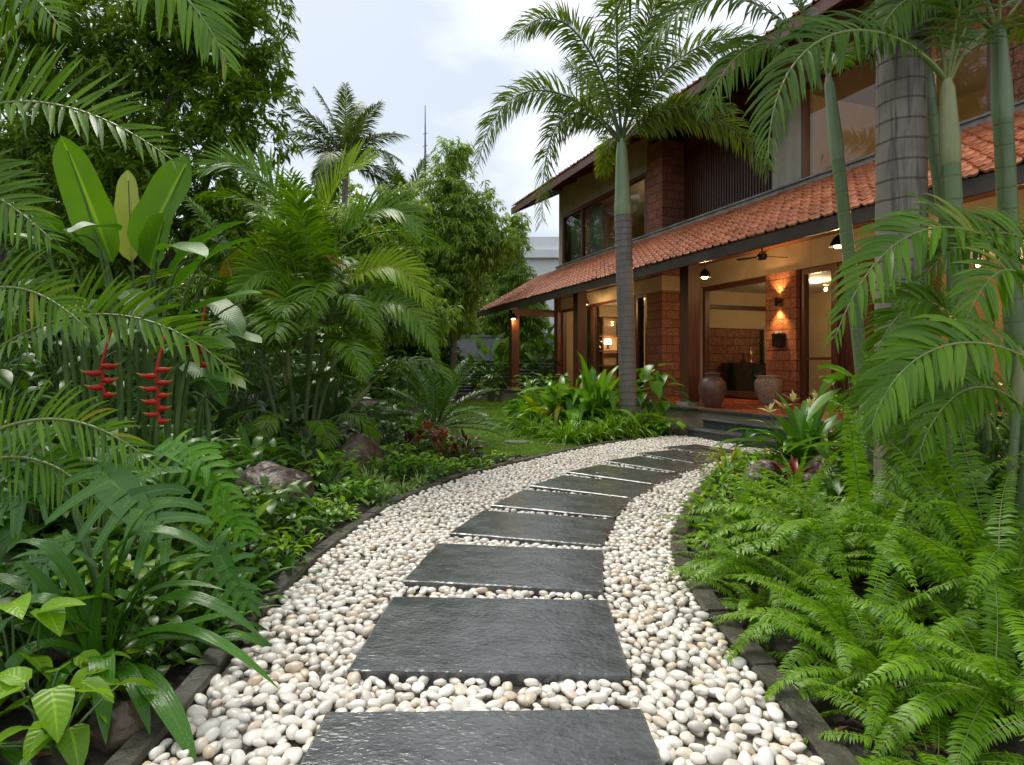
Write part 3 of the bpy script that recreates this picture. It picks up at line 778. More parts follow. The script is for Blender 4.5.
def tiles(u0, u1, v0, z0, v1, z1, tw=.235, course=.30, seed=0):
    rng = np.random.default_rng(seed); mb = MB()
    sl = np.array([v1-v0, z1-z0]); L = np.linalg.norm(sl); d = sl/L; nn = np.array([-d[1], d[0]])
    if nn[1] < 0: nn = -nn
    nu, nc = int((u1-u0)/tw), int(math.ceil(L/course))
    xs = np.array([0, .12, .30, .5, .70, .82, .92, 1.04]); zs = np.array([.030, .006, .0, .012, .0, .012, .040, .040])
    for c in range(nc):
        s0, s1 = c*course-.02, min((c+1)*course+.04, L)
        for k in range(nu):
            j = rng.normal(0, .006, 4); u = u0+(k+xs)*tw+j[0]
            def row(s, h): 
                q = d*s; return np.column_stack([u, np.full(8, v0+q[0]), np.full(8, z0+q[1])])+np.outer(zs+h, [0, nn[0], nn[1]])
            V = np.vstack([row(s0+j[1], .012), row(s0+j[1], .044+j[2]), row(s1, .006)])
            mb.add(V, [(r*8+i, r*8+i+1, (r+1)*8+i+1, (r+1)*8+i) for r in range(2) for i in range(7)])
    return mb
# lower lean-to roof
hpart('roof_tiles', tiles(-13, 13.3, .90, 3.74, -1.9, 5.36), 'terracotta')
mb = MB(); mb.add([(-13, .86, 3.68), (13.28, .86, 3.68), (13.28, -1.98, 5.33), (-13, -1.98, 5.33), (-13, .86, 3.60), (13.28, .86, 3.60), (13.28, -1.98, 5.25), (-13, -1.98, 5.25)],
    [(0, 1, 2, 3), (7, 6, 5, 4), (1, 5, 6, 2), (0, 3, 7, 4)]); hpart('roof_deck', mb, 'eave_dark')
hbox('fascia', 'eave_dark', -13, 13.34, .862, .90, 3.52, 3.735)
mb = MB(); mb.add([(13.28, .86, 3.50), (13.34, .86, 3.50), (13.34, -2.2, 5.27), (13.28, -2.2, 5.27), (13.28, .86, 3.73), (13.34, .86, 3.73), (13.34, -2.2, 5.50), (13.28, -2.2, 5.50)],
    [(0, 1, 2, 3), (7, 6, 5, 4), (1, 5, 6, 2), (0, 3, 7, 4), (0, 4, 5, 1), (2, 6, 7, 3)]); hpart('verge_board', mb, 'eave_dark')
for k in range(22):
    u = 12.7-k*1.02; mb = MB()
    mb.add([(u, .84, 3.52), (u+.07, .84, 3.52), (u+.07, -1.9, 5.12), (u, -1.9, 5.12), (u, .84, 3.61), (u+.07, .84, 3.61), (u+.07, -1.9, 5.21), (u, -1.9, 5.21)],
        [(3, 2, 1, 0), (1, 2, 6, 5), (0, 4, 7, 3), (0, 1, 5, 4)]); hpart('rafter', mb, 'eave_dark')
# kerb at the top of the lean-to
mb = MB(); mb.box(-13, 11.24, -2.0, -1.84, 5.30, 5.47); mb.box(-13, 11.24, -2.02, -1.80, 5.472, 5.51); hpart('roof_kerb', mb, 'kerb_grey')
# upper roof
hpart('roof_tiles', tiles(-13, 12.7, -.44, 8.16, -4.0, 9.9, course=.34, seed=3), 'terracotta')
mb = MB(); mb.add([(-13, -.48, 8.10), (12.7, -.48, 8.10), (12.7, -4.2, 9.92), (-13, -4.2, 9.92), (-13, -.48, 8.0), (12.7, -.48, 8.0), (12.7, -4.2, 9.82), (-13, -4.2, 9.82)],
    [(0, 1, 2, 3), (7, 6, 5, 4), (1, 5, 6, 2), (0, 3, 7, 4)]); 
mb.add([(-13, -4.2, 9.92), (12.7, -4.2, 9.92), (12.7, -9.5, 7.6), (-13, -9.5, 7.6)], [(0, 1, 2, 3)]); hpart('roof_deck', mb, 'eave_dark')
hbox('fascia', 'post_wood', -13, 12.74, -.478, -.44, 7.90, 8.15)
mb = MB(); mb.add([(12.7, -.5, 7.90), (12.76, -.5, 7.90), (12.76, -4.2, 9.70), (12.7, -4.2, 9.70), (12.7, -.5, 8.15), (12.76, -.5, 8.15), (12.76, -4.2, 9.97), (12.7, -4.2, 9.97)],
    [(0, 1, 2, 3), (7, 6, 5, 4), (1, 5, 6, 2), (0, 3, 7, 4), (0, 4, 5, 1)]); hpart('verge_board', mb, 'post_wood')
for k in range(20):
    u = 12.2-k*1.25; mb = MB()
    mb.add([(u, -.5, 7.88), (u+.09, -.5, 7.88), (u+.09, -3.0, 9.1), (u, -3.0, 9.1), (u, -.5, 8.0), (u+.09, -.5, 8.0), (u+.09, -3.0, 9.22), (u, -3.0, 9.22)],
        [(3, 2, 1, 0), (1, 2, 6, 5), (0, 4, 7, 3), (0, 1, 5, 4)]); hpart('rafter', mb, 'dark_wood')
# plinth, floor, steps
mb = MB(); mb.box(-13, 11.6, -3.4, .56, -.2, .475); hpart('plinth', mb, 'plinth_stone')
hbox('plinth_nosing', 'step_stone', -13, 11.64, .42, .62, .478, .522)
hbox('porch_floor', 'red_floor', -13, 11.5, -3.1, .418, .478, .520)
for nm, b in (('step', (-6.5, -1.69, .562, .95, .17, .335)), ('step', (-7.0, -1.75, .562, 1.36, -.1, .165))):
    s = hbox(nm, 'step_stone', *b); 
mb = MB(); mb.box(-6.5, -1.67, .57, .975, .337, .36); mb.box(-7.0, -1.73, .952, 1.385, .167, .19); hpart('step_tread', mb, 'step_stone')
# posts and beams
for u in (11.24, 5.51, 0, -5.51, -11):
    p_ = hbox('post', 'post_wood', u-.16, u+.16, -.16, .16, .60, 3.98)
    hbox('post_base', 'kerb_grey', u-.21, u+.21, -.21, .21, .522, .60, parent=p_)
hbox('porch_beam', 'dark_wood', -12, 11.5, -.10, .10, 3.76, 4.02)
hbox('end_beam', 'dark_wood', 11.15, 11.33, -1.98, -.12, 3.45, 3.72)
hbox('ceiling', 'ceiling_wood', -12, 11.1, -3.08, -.88, 4.46, 4.50)
# left block
VL, VR = -2.0, -3.1
hbox('wall_pillar', 'laterite', 4.0, 4.82, VL-.35, VL, .52, 8.3)
hbox('wall_return', 'laterite', 4.0, 4.3, -6.5, VL-.36, .52, 8.3)
hbox('wall', 'cream', 11.0, 11.3, -9, VL-.004, .0, 8.9)
hbox('corner_post', 'post_wood', 11.0, 11.34, VL, VL+.2, .52, 4.3)
mb = MB(); mb.box(4.825, 11.0, VL-.25, VL-.02, 3.72, 5.29); hpart('wall', mb, 'cream')
mb = MB(); mb.box(3.97, 11.0, VL+.002, VL+.05, 3.72, 4.16); mb.box(3.94, 3.968, VR, VL+.05, 3.72, 4.16); hpart('lintel_band', mb, 'cream')
mb = MB(); mb.box(4.825, 11.0, VL-.25, VL-.02, 7.56, 8.85); hpart('wall', mb, 'grey_plaster')
hbox('wall', 'laterite', 5.45, 6.4, VL-.3, VL-.02, .52, 3.71)

def window(u0, u1, z0, z1, v, mull=(), fw=.10, fm='dark_wood', dep=.16, glass=True, trans=()):
    mb = MB()
    mb.box(u0, u1, v-dep, v, z0, z0+fw); mb.box(u0, u1, v-dep, v, z1-fw, z1)
    mb.box(u0, u0+fw, v-dep, v, z0+fw, z1-fw); mb.box(u1-fw, u1, v-dep, v, z0+fw, z1-fw)
    for m_ in mull: mb.box(m_-fw*.5, m_+fw*.5, v-dep*.9, v-.01, z0+fw, z1-fw)
    for t_ in trans: mb.box(u0+fw, u1-fw, v-dep*.8, v-.015, t_-.03, t_+.03)
    f = hpart('window', mb, fm)
    g = MB(); g.add([(u0+fw, v-dep/2, z0+fw), (u1-fw, v-dep/2, z0+fw), (u1-fw, v-dep/2, z1-fw), (u0+fw, v-dep/2, z1-fw)], [(3, 2, 1, 0)])
    hpart('pane', g, 'window_glass', f)
    return f
window(8.45, 11.0, .56, 3.72, VL, (9.9,))
window(6.4, 8.45, .56, 3.72, VL, ())
window(4.82, 5.45, .56, 3.72, VL, ())
window(4.82, 11.0, 5.44, 7.56, VL, (6.6, 9.3), fm='post_wood', fw=.12)
# recessed screen and right block, upper floor
hbox('wall', 'dark_wood', .2, 4.0, -3.2, -3.1, 5.2, 8.9)
for k in range(34):
    u = .36+k*.108
    hbox('screen_slat', 'dark_wood', u, u+.055, -2.86, -2.78, 5.3, 8.6)
mb = MB(); mb.box(.2, 4.0, -2.88, -2.76, 8.0, 8.9); hpart('screen_head', mb, 'dark_wood')
hbox('wall', 'grey_plaster', -1.2, -.35, -2.45, -2.1, 5.3, 8.9)
hbox('wall', 'grey_plaster', -.62, -.35, -3.2, -2.452, 5.3, 8.9)
hbox('wall', 'grey_plaster', -5.2, -1.2, -2.45, -2.1, 7.72, 8.9)
hbox('wall', 'laterite', -13, -5.2, -2.45, -2.1, 5.3, 8.9)
window(-5.2, -1.2, 5.50, 7.72, -2.1, (-4.1,), fm='post_wood', fw=.11)
# ground floor right: porch wall
hbox('lintel_band', 'cream', -12, 3.96, VR-.3, VR+.03, 3.80, 4.455)
hbox('wall', 'cream', 3.56, 4.0, VR-.3, VR, .52, 3.79)
window(.86, 3.56, .60, 3.79, VR-.04, (), fw=.12)
hbox('wall_pillar', 'laterite', -.14, .86, VR-.3, VR+.06, .52, 3.795)
window(-1.2, -.15, .54, 3.79, VR-.05, (), fw=.13, trans=(1.6,))
dr = hbox('door', 'dark_wood', -3.05, -1.32, VR-.16, VR-.07, .54, 3.62)
mb = MB()
for a, b, c, d in ((-2.95, -2.25, .75, 1.75), (-2.12, -1.42, .75, 1.75), (-2.95, -2.25, 1.95, 3.45), (-2.12, -1.42, 1.95, 3.45)): mb.box(a, b, VR-.068, VR-.045, c, d)
hpart('door_panel', mb, 'dark_wood', dr)
mb = MB(); mb.tube([(-1.5, VR-.02, 1.35), (-1.5, VR+.02, 1.4), (-1.5, VR+.02, 1.8), (-1.5, VR-.02, 1.85)], .015); hpart('handle', mb, 'iron', dr)
mb = MB(); mb.box(-3.2, -3.05, VR-.3, VR+.04, .52, 3.79); mb.box(-1.32, -1.2, VR-.3, VR+.04, .52, 3.79); mb.box(-3.05, -1.32, VR-.3, VR+.02, 3.64, 3.79); hpart('door_frame', mb, 'dark_wood')
window(-5.6, -3.2, .60, 3.79, VR-.04, (), fw=.12)
hbox('wall', 'laterite', -12, -5.6, VR-.3, VR, .52, 3.79)
# rooms
def room(u0, u1, v0, v1, z0, z1, wall, floor='dark_wood', ceil='room_white'):
    mb = MB()
    mb.add([(u0, v0, z0), (u1, v0, z0), (u1, v0, z1), (u0, v0, z1)], [(0, 1, 2, 3)])
    mb.add([(u0, v0, z0), (u0, v1, z0), (u0, v1, z1), (u0, v0, z1)], [(0, 1, 2, 3)])
    mb.add([(u1, v0, z0), (u1, v1, z0), (u1, v1, z1), (u1, v0, z1)], [(0, 1, 2, 3)])
    hpart('room_wall', mb, wall)
    mb = MB(); mb.add([(u0, v0, z0), (u1, v0, z0), (u1, v1, z0), (u0, v1, z0)], [(0, 1, 2, 3)]); hpart('room_floor', mb, floor)
    mb = MB(); mb.add([(u0, v0, z1), (u1, v0, z1), (u1, v1, z1), (u0, v1, z1)], [(0, 1, 2, 3)]); hpart('room_ceiling', mb, ceil)
room(4.32, 10.98, -6.5, -2.16, .535, 3.95, 'room_wall')
room(4.32, 10.98, -6.5, -2.16, 5.40, 7.9, 'room_wall')
room(-1.1, 3.98, -7.2, -3.41, .535, 3.78, 'room_wall', 'dark_wood')
room(-11.9, -1.12, -7.2, -3.31, .535, 3.78, 'room_wall', 'red_floor')
room(-11.9, -.63, -6.5, -2.46, 5.40, 7.9, 'room_wall')
hbox('stone_wall', 'laterite', 3.88, 3.97, -7.1, -3.5, .54, 2.62)
hbox('shelf_beam', 'dark_wood', 3.84, 3.97, -7.1, -3.5, 3.22, 3.34)
hbox('wood_panel', 'post_wood', 10.90, 10.97, -6.4, -2.3, 5.42, 7.88)
hbox('wood_panel', 'post_wood', 4.35, 10.9, -6.49, -6.42, 5.42, 7.88)
hbox('outer_wall', 'cream', -13, 11.3, -9.2, -9.0, 0, 7.6)

def point(name, u, v, z, watts, col=WARM, rad=.06):
    d = bpy.data.lights.new(name, 'POINT'); d.energy = watts; d.color = col; d.shadow_soft_size = rad
    o = bpy.data.objects.new(name, d); C.objects.link(o); o.location = house_pt(u, v, z); return o
ROOMCOL = (1.0, .72, .40)
def ceiling_lamp(u, v, z, watts, label):
    o = MB(); o.lathe([(.0, -.06), (.13, -.06), (.16, -.03), (.16, 0)], 18)
    p = house_pt(u, v, z-.005)
    ob = o.build('ceiling_lamp', M['room_lamp'], None, True, tuple(p)); tag(ob, label, 'ceiling lamp', 'ceiling lamps inside the house')
    point('room_light', u, v, z-.35, watts, ROOMCOL, .15)
ceiling_lamp(7.6, -4.2, 3.95, 70, 'round lamp on the ceiling of the ground floor room behind the palm trunk')
ceiling_lamp(6.5, -4.6, 7.9, 40, 'round lamp on the upstairs ceiling behind the curtained window')
ceiling_lamp(1.0, -4.9, 3.78, 34, 'round lamp on the ceiling behind the big porch window')
ceiling_lamp(-4.4, -5.0, 3.78, 70, 'round lamp on the ceiling beyond the front door')
ceiling_lamp(-6.8, -4.6, 7.9, 90, 'round lamp on the upstairs ceiling at the far right')

def pendant(u, v, z, label, watts=30):
    t = thing('pendant_lamp', label, 'pendant lamp', tuple(house_pt(u, v, z)), 0, 'dark dome lamps under the porch roof')
    mb = MB(); mb.lathe([(.022, .22), (.05, .20), (.09, .16), (.145, .06), (.165, 0), (.158, 0), (.135, .06), (.08, .145), (0, .17)], 20); mb.build('lamp_shade', M['iron'], t, True)
    mb = MB(); mb.tube([(0, 0, .2), (0, 0, 4.45-z)], .008, 6); mb.build('cord', M['iron'], t)
    mb = MB(); mb.lathe([(0, -.035), (.05, -.028), (.075, .0), (.07, .04), (.045, .08), (.02, .13)], 16); mb.build('bulb', M['bulb'], t, True)
    point('pendant_light', u, v, z-.12, watts, WARM, .05)
pendant(.99, -1.2, 3.66, 'dome lamp hanging in the porch just right of the middle post')
pendant(-2.98, -1.2, 3.72, 'dome lamp hanging in front of the door beside the thick palm trunk')
pendant(7.45, -1.2, 3.58, 'dome lamp hanging left of the palm trunk near the lit room')
pendant(10.95, .15, 3.30, 'dome lamp hanging beside the corner post at the porch end', 6)
pendant(-6.6, -1.2, 3.72, 'dome lamp hanging behind the slender palm canes')
# wall lamp
t = thing('wall_lamp', 'small black cylinder lamp on the brick pillar beside the door, lighting it up and down', 'wall lamp', tuple(house_pt(.38, VR+.06, 3.05)), HRZ)
mb = MB(); mb.lathe([(.0, -.07), (.045, -.07), (.05, -.1), (.05, .1), (.045, .07), (0, .07)], 16, (0, .11, 0)); mb.build('body', M['iron'], t, True)
mb = MB(); mb.box(-.03, .03, 0.004, .07, -.03, .03); mb.build('bracket', M['iron'], t)
mb = MB(); mb.lathe([(0, -.075), (.04, -.075)], 12, (0, .11, 0)); mb.lathe([(0, .075), (.04, .075)], 12, (0, .11, 0)); mb.build('bulb', M['bulb'], t)
for dz in (-1, 1):
    d = bpy.data.lights.new('wall_lamp_light', 'SPOT'); d.energy = 60; d.color = (1, .5, .16); d.spot_size = R(95); d.spot_blend = .8; d.shadow_soft_size = .03
    o = bpy.data.objects.new('wall_lamp_light', d); C.objects.link(o); o.location = house_pt(.38, VR+.17, 3.05+dz*.13); o.rotation_euler = (0 if dz < 0 else PI, 0, 0)
# letter box
t = thing('letter_box', 'dark wall box under the wall lamp on the brick pillar', 'letter box', tuple(house_pt(.36, VR+.062, 1.92)), HRZ)
mb = MB(); mb.box(-.16, .16, .0, .13, 0, .30); mb.build('box', M['iron'], t)
mb = MB(); mb.box(-.17, .17, .0, .145, .302, .33); mb.build('lid', M['iron'], t)
mb = MB(); mb.box(-.11, .11, .132, .137, .20, .225); mb.build('slot', M['black_gloss'], t)
for k in (-.08, .02, .09):
    mb = MB(); mb.box(k-.02, k+.03, .05, .07, .334, .40); tag(mb.build('envelope', M['white_paint'], None, False, tuple(house_pt(.36, VR+.062, 1.92)), HRZ), 'small pale card standing on top of the wall box', 'card', 'cards on the wall box')
# ceiling fan
t = thing('ceiling_fan', 'dark three blade fan under the porch ceiling', 'ceiling fan', tuple(house_pt(-.44, -1.7, 3.98)), HRZ)
mb = MB(); mb.lathe([(0, -.08), (.09, -.07), (.12, -.01), (.11, .05), (.05, .10), (0, .11)], 18); mb.build('motor', M['iron'], t, True)
mb = MB(); mb.tube([(0, 0, .1), (0, 0, .48)], .015, 8); mb.lathe([(.05, .46), (.06, .36), (.02, .33)], 12); mb.build('rod', M['iron'], t)
for k in range(3):
    a = R(20+120*k); mb = MB(); c_, s_ = math.cos(a), math.sin(a)
    V = [(r*c_-w*s_, r*s_+w*c_, z+w*.15) for z in (0, .012) for r, w in ((.1, -.03), (.62, -.075), (.62, .075), (.1, .03))]
    mb.add(V, [(3, 2, 1, 0), (4, 5, 6, 7), (0, 1, 5, 4), (1, 2, 6, 5), (2, 3, 7, 6), (3, 0, 4, 7)]); mb.build('blade', M['iron'], t)
# vases on the porch
def vase(name, label, p, prof_, m, rim):
    t = thing(name, label, 'vase', tuple(p))
    mb = MB(); mb.lathe(prof_, 36); mb.build('body', M[m], t, True)
    mb = MB(); mb.lathe(rim, 36); mb.build('rim', M[m], t, True)
vase('floor_vase', 'large smooth dark brown round vase at the porch edge beside the post', (4.40, 13.62, .521),
     [(0, 0), (.15, 0), (.17, .02), (.235, .14), (.285, .30), (.30, .42), (.275, .54), (.20, .635), (.155, .66)], 'brown_pot',
     [(.155, .66), (.15, .69), (.165, .72), (.185, .735), (.175, .75), (.14, .74), (.13, .70), (.12, .60), (.0, .55)])
vase('floor_vase', 'speckled pale stone vase standing against the brick pillar', (6.08, 14.70, .521),
     [(0, 0), (.17, 0), (.185, .02), (.24, .15), (.295, .32), (.315, .46), (.30, .55), (.265, .60)], 'speckled_pot',
     [(.265, .60), (.255, .62), (.27, .645), (.285, .66), (.275, .675), (.23, .665), (.21, .62), (0, .5)])
# things indoors seen through the glass
def furn(name, label, cat, u, v, z=.536):
    return thing(name, label, cat, tuple(house_pt(u, v, z)), HRZ)
t = furn('console_cabinet', 'long black glossy cabinet behind the big porch window', 'cabinet', 3.55, -5.15); t.rotation_euler.z += PI/2
mb = MB(); mb.box(-1.1, 1.1, -.25, .25, .08, .95); mb.build('body', M['black_gloss'], t)
mb = MB(); mb.box(-1.13, 1.13, -.27, .28, .952, .99); mb.build('top', M['black_gloss'], t)
for k in (-.72, 0, .72):
    mb = MB(); mb.box(k-.34, k+.34, .252, .268, .12, .92); d_ = mb.build('door', M['black_gloss'], t)
    mb = MB(); mb.box(k+.27, k+.29, .27, .285, .45, .6); mb.build('handle', M['iron'], d_)
mb = MB(); mb.box(-1.05, 1.05, -.2, .2, 0, .078); mb.build('base', M['iron'], t)
t = furn('figurine', 'small brass standing figurine on the black cabinet', 'figurine', 3.55, -4.95, 1.53)
mb = MB(); mb.lathe([(0, 0), (.09, 0), (.1, .03), (.05, .06), (.06, .14), (.085, .24), (.06, .34), (.025, .38), (.045, .43), (.04, .48), (0, .52)], 18); mb.build('body', mat('brass', (.45, .28, .08), (.5, .32, .1), .3, 4, metal=.8), t, True)
mb = MB(); mb.box(.35, .75, -.03, .03, 0, 1.15); tag(mb.build('wall_panel', M['room_white'], None, False, tuple(house_pt(3.6, -5.2, 1.53)), HRZ-PI/2), 'tall white panel standing on the right end of the black cabinet', 'panel')
t = furn('chair', 'dark wooden chair seen through the narrow glass beside the door', 'chair', -.7, -4.9)
mb = MB(); mb.box(-.22, .22, -.22, .22, .44, .48); mb.build('seat', M['dark_wood'], t)
mb = MB(); mb.box(-.22, .22, -.22, -.18, .75, .95); mb.box(-.22, .22, -.215, -.185, .58, .62); mb.build('backrest', M['dark_wood'], t)
for sx in (-1, 1):
    for sy in (-1, 1):
        mb = MB(); mb.box(sx*.2-.02, sx*.2+.02, sy*.2-.02, sy*.2+.02, 0, .44 if sy > 0 else .95); mb.build('leg', M['dark_wood'], t)
t = furn('bookshelf', 'dark wooden shelf with lit back inside the ground floor room', 'shelf', 10.7, -4.1); t.rotation_euler.z += PI/2
mb = MB()
for z in (.0, .9, 1.5, 2.1, 2.9): mb.box(-1.3, 1.3, -.2, .2, z, z+.05)
mb.build('shelf', M['post_wood'], t)
mb = MB()
for x in (-1.34, -.45, .45, 1.30): mb.box(x, x+.05, -.2, .2, 0, 2.96)
mb.build('side_panel', M['post_wood'], t)
t = furn('table_lamp', 'glowing lamp on the shelf inside the ground floor room', 'table lamp', 10.6, -3.9, 2.152)
mb = MB(); mb.lathe([(0, 0), (.08, 0), (.09, .02), (.03, .05), (.06, .14), (.02, .2)], 16); mb.build('base', M['iron'], t, True)
mb = MB(); mb.lathe([(.16, .2), (.12, .40)], 20); mb.build('lamp_shade', M['room_lamp'], t, True)
point('table_lamp_light', 10.35, -3.9, 2.5, 18, WARM)
t = furn('figurine', 'dark bust standing on the shelf beside the glowing lamp', 'figurine', 10.6, -3.45, 2.152)
mb = MB(); mb.lathe([(0, 0), (.14, 0), (.15, .04), (.09, .08), (.10, .16), (.17, .26), (.15, .36), (.06, .42), (.10, .50), (.10, .60), (.05, .68), (0, .69)], 18); mb.build('body', M['black_gloss'], t, True)
# curtains upstairs and down
def curtain(u0, u1, z0, z1, v, label):
    n_ = int((u1-u0)/.035); us = np.linspace(u0, u1, n_); vs = v+.035*np.sin(np.linspace(0, (u1-u0)*36, n_))+.012*np.sin(us*9)
    V = np.vstack([np.column_stack([us, vs, np.full(n_, z1)]), np.column_stack([us, vs*1.0, np.full(n_, z0)])])
    mb = MB(); mb.add(V, [(k, k+1, n_+k+1, n_+k) for k in range(n_-1)])
    o = mb.build('curtain', M['curtain'], None, True, (HX, HY, 0), HRZ); tag(o, label, 'curtain', 'pale curtains behind the windows')
curtain(9.95, 10.9, 5.5, 7.5, -2.35, 'pale green curtain at the left end of the upstairs corner window')
curtain(8.3, 9.2, 5.5, 7.5, -2.35, 'pale green curtain in the upstairs window right of its post')
curtain(4.9, 5.5, 5.5, 7.5, -2.35, 'pale green curtain in the upstairs window against the brick pillar')
curtain(4.85, 5.42, .56, 3.7, -2.35, 'grey green curtain in the narrow ground floor window beside the palm')
curtain(8.5, 9.6, .56, 3.7, -2.35, 'grey green curtain behind the ground floor glass near the porch corner')

# ------------------------------------------------------------------ beyond the garden
t = thing('neighbour_house', 'plain white flat roofed house beyond the trees', 'house', (4.5, 40, 0))
mb = MB(); mb.box(-5, 6, 0, 9, 0, 8.4); mb.build('wall', M['white_paint'], t)
mb = MB(); mb.box(-5.4, 6.4, -.4, 9.4, 8.403, 8.9); mb.box(-5.0, 6.0, 0, 9, 8.903, 9.8); mb.build('roof', M['white_paint'], t)
for x in (-3.6, -.6, 2.4):
    mb = MB(); mb.box(x, x+1.3, -.03, .1, 5.0, 6.5); w_ = mb.build('window', M['grey_wall'], t)
    mb = MB(); mb.box(x+.1, x+1.2, -.045, -.034, 5.1, 6.4); mb.build('pane', M['black_gloss'], w_)
mb = MB(); mb.box(-28, 16, 33.0, 33.25, 0, 3.0); mb.box(-28, 16, 32.95, 33.3, 3.003, 3.1)
tag(mb.build('boundary_wall', M['grey_wall']), 'long grey boundary wall behind the back shrubs', 'wall')
t = thing('fence', 'dark slatted garden fence at the far end of the lawn', 'fence', (0, 28.2, 0))
for k in range(9):
    mb = MB(); mb.box(-10+k*1.7, -9.92+k*1.7, -.05, .05, 0, 1.75); mb.build('post', M['fence_dark'], t)
mb = MB()
for k in range(11): mb.box(-10, 3.6, .052, .075, .08+k*.15, .19+k*.15)
mb.build('slat_panel', M['fence_dark'], t)
t = thing('radio_mast', 'thin grey radio mast rising above the trees', 'mast', (-6.3, 45, 0))
mb = MB(); mb.tube([(0, 0, 0), (0, 0, 17), (0, 0, 20.4)], [.12, .07, .025], 6); mb.build('pole', M['antenna'], t)
mb = MB()
for z, w in ((14.5, .25), (16, .22), (17.4, .18), (18.3, .16)): mb.tube([(-w, 0, z), (w, .05, z+.1)], .025, 5)
mb.build('cross_arm', M['antenna'], t)

# ------------------------------------------------------------------ plant builders
def hdir(az, el):
    return np.array([math.cos(az)*math.cos(el), math.sin(az)*math.cos(el), math.sin(el)])

def tuft(n, L, W, el=(20, 80), droop=.5, kind='strap', segs=6, fold=.25, seed=0, r0=.05, wave=0.0, lvar=.3, az=None):
    """arching blades from one base"""
    rng = np.random.default_rng(seed); mb = MB()
    a = rng.uniform(0, 2*PI, n) if az is None else rng.uniform(*az, n)
    e = np.radians(rng.uniform(*el, n))
    d = np.column_stack([np.cos(a)*np.cos(e), np.sin(a)*np.cos(e), np.sin(e)])
    up = np.column_stack([-np.cos(a)*np.sin(e), -np.sin(a)*np.sin(e), np.cos(e)])+rng.normal(0, .12, (n, 3))
    b = np.column_stack([np.cos(a), np.sin(a), np.zeros(n)])*rng.uniform(0, r0, (n, 1))
    blades(mb, b, d, up, L*rng.uniform(1-lvar, 1+lvar*.4, n), W*rng.uniform(.8, 1.15, n), droop*rng.uniform(.6, 1.5, n), segs, kind, fold, 0, 3, wave, rng)
    return mb

def leafy(n, L, W, h, r, kind='ovate', seed=0, droop=.45, segs=5, fold=.2, stems=5, el=(-25, 45), flat=False, pet=.5):
    """broad leaves on petioles filling a dome; material 0 leaf, 1 stem"""
    rng = np.random.default_rng(seed); mb = MB()
    a = rng.uniform(0, 2*PI, n); f = rng.uniform(0, 1, n)**.6; z = h*rng.uniform(.25, 1, n)
    rr = r*f*np.sqrt(np.clip(1-(z/h)**2*.75, .1, 1))
    tip = np.column_stack([rr*np.cos(a), rr*np.sin(a), z])
    az = a+rng.normal(0, .6, n); e = np.radians(rng.uniform(*el, n))
    d = np.column_stack([np.cos(az)*np.cos(e), np.sin(az)*np.cos(e), np.sin(e)])
    up = np.column_stack([-np.cos(az)*np.sin(e), -np.sin(az)*np.sin(e), np.cos(e)])+rng.normal(0, .2, (n, 3))
    l = L*rng.uniform(.65, 1.1, n)
    blades(mb, tip, d, up, l, W*l/L, droop*rng.uniform(.4, 1.5, n), segs, kind, fold, 0, 3)
    st = rng.uniform(-.12, .12, (stems, 2))*r*2
    for k in range(n):
        s = st[k % stems]; b = np.array([s[0], s[1], 0])
        m = np.array([s[0]+(tip[k, 0]-s[0])*.45, s[1]+(tip[k, 1]-s[1])*.45, z[k]*(.55+.25*pet)])
        mb.tube(bez([b, m, tip[k]], np.linspace(0, 1, 5)), [.008, .007, .006, .005, .004], 4, mi=1, cap=False)
    return mb

def rock(name, label, m, loc, size, seed, rz=0):
    import bmesh
    bm = bmesh.new(); bmesh.ops.create_icosphere(bm, subdivisions=5, radius=1)
    off = Vector((seed*7.3, seed*3.1, 0))
    for v in bm.verts:
        p = v.co.copy()
        v.co *= 1+.26*mnoise.noise(p*.9+off)+.10*mnoise.noise(p*2.3+off)+.035*mnoise.noise(p*6+off)+.012*mnoise.noise(p*15+off)
        if v.co.z < -.45: v.co.z = -.45
        v.co = Vector((v.co.x*size[0]/2, v.co.y*size[1]/2, v.co.z*size[2]*.75))
    for f in bm.faces: f.smooth = True
    me = bpy.data.meshes.new(name); bm.to_mesh(me); bm.free(); me.materials.append(M[m])
    o = put(name, me, None, loc, (0, 0, rz)); return tag(o, label, 'rock')

def trunk_mb(pts, r0, r1, period=.19, ns=20, bulge=.022, n=None, mi=0):
    """ringed palm stem along a curve"""
    mb = MB(); P0 = np.asarray(pts, float); L = np.sum(np.linalg.norm(np.diff(P0, axis=0), axis=1))
    m = max(4, int(L/period*4)); t = np.linspace(0, 1, m); P = bez(P0, t)
    rad = np.interp(t, [0, .08, 1], [r0*1.35, r0, r1])*(1+bulge*np.tile([0.6, .1, -.1, .25], m//4+1)[:m]*.5)
    mb.tube(P, rad, ns, mi=mi); return mb

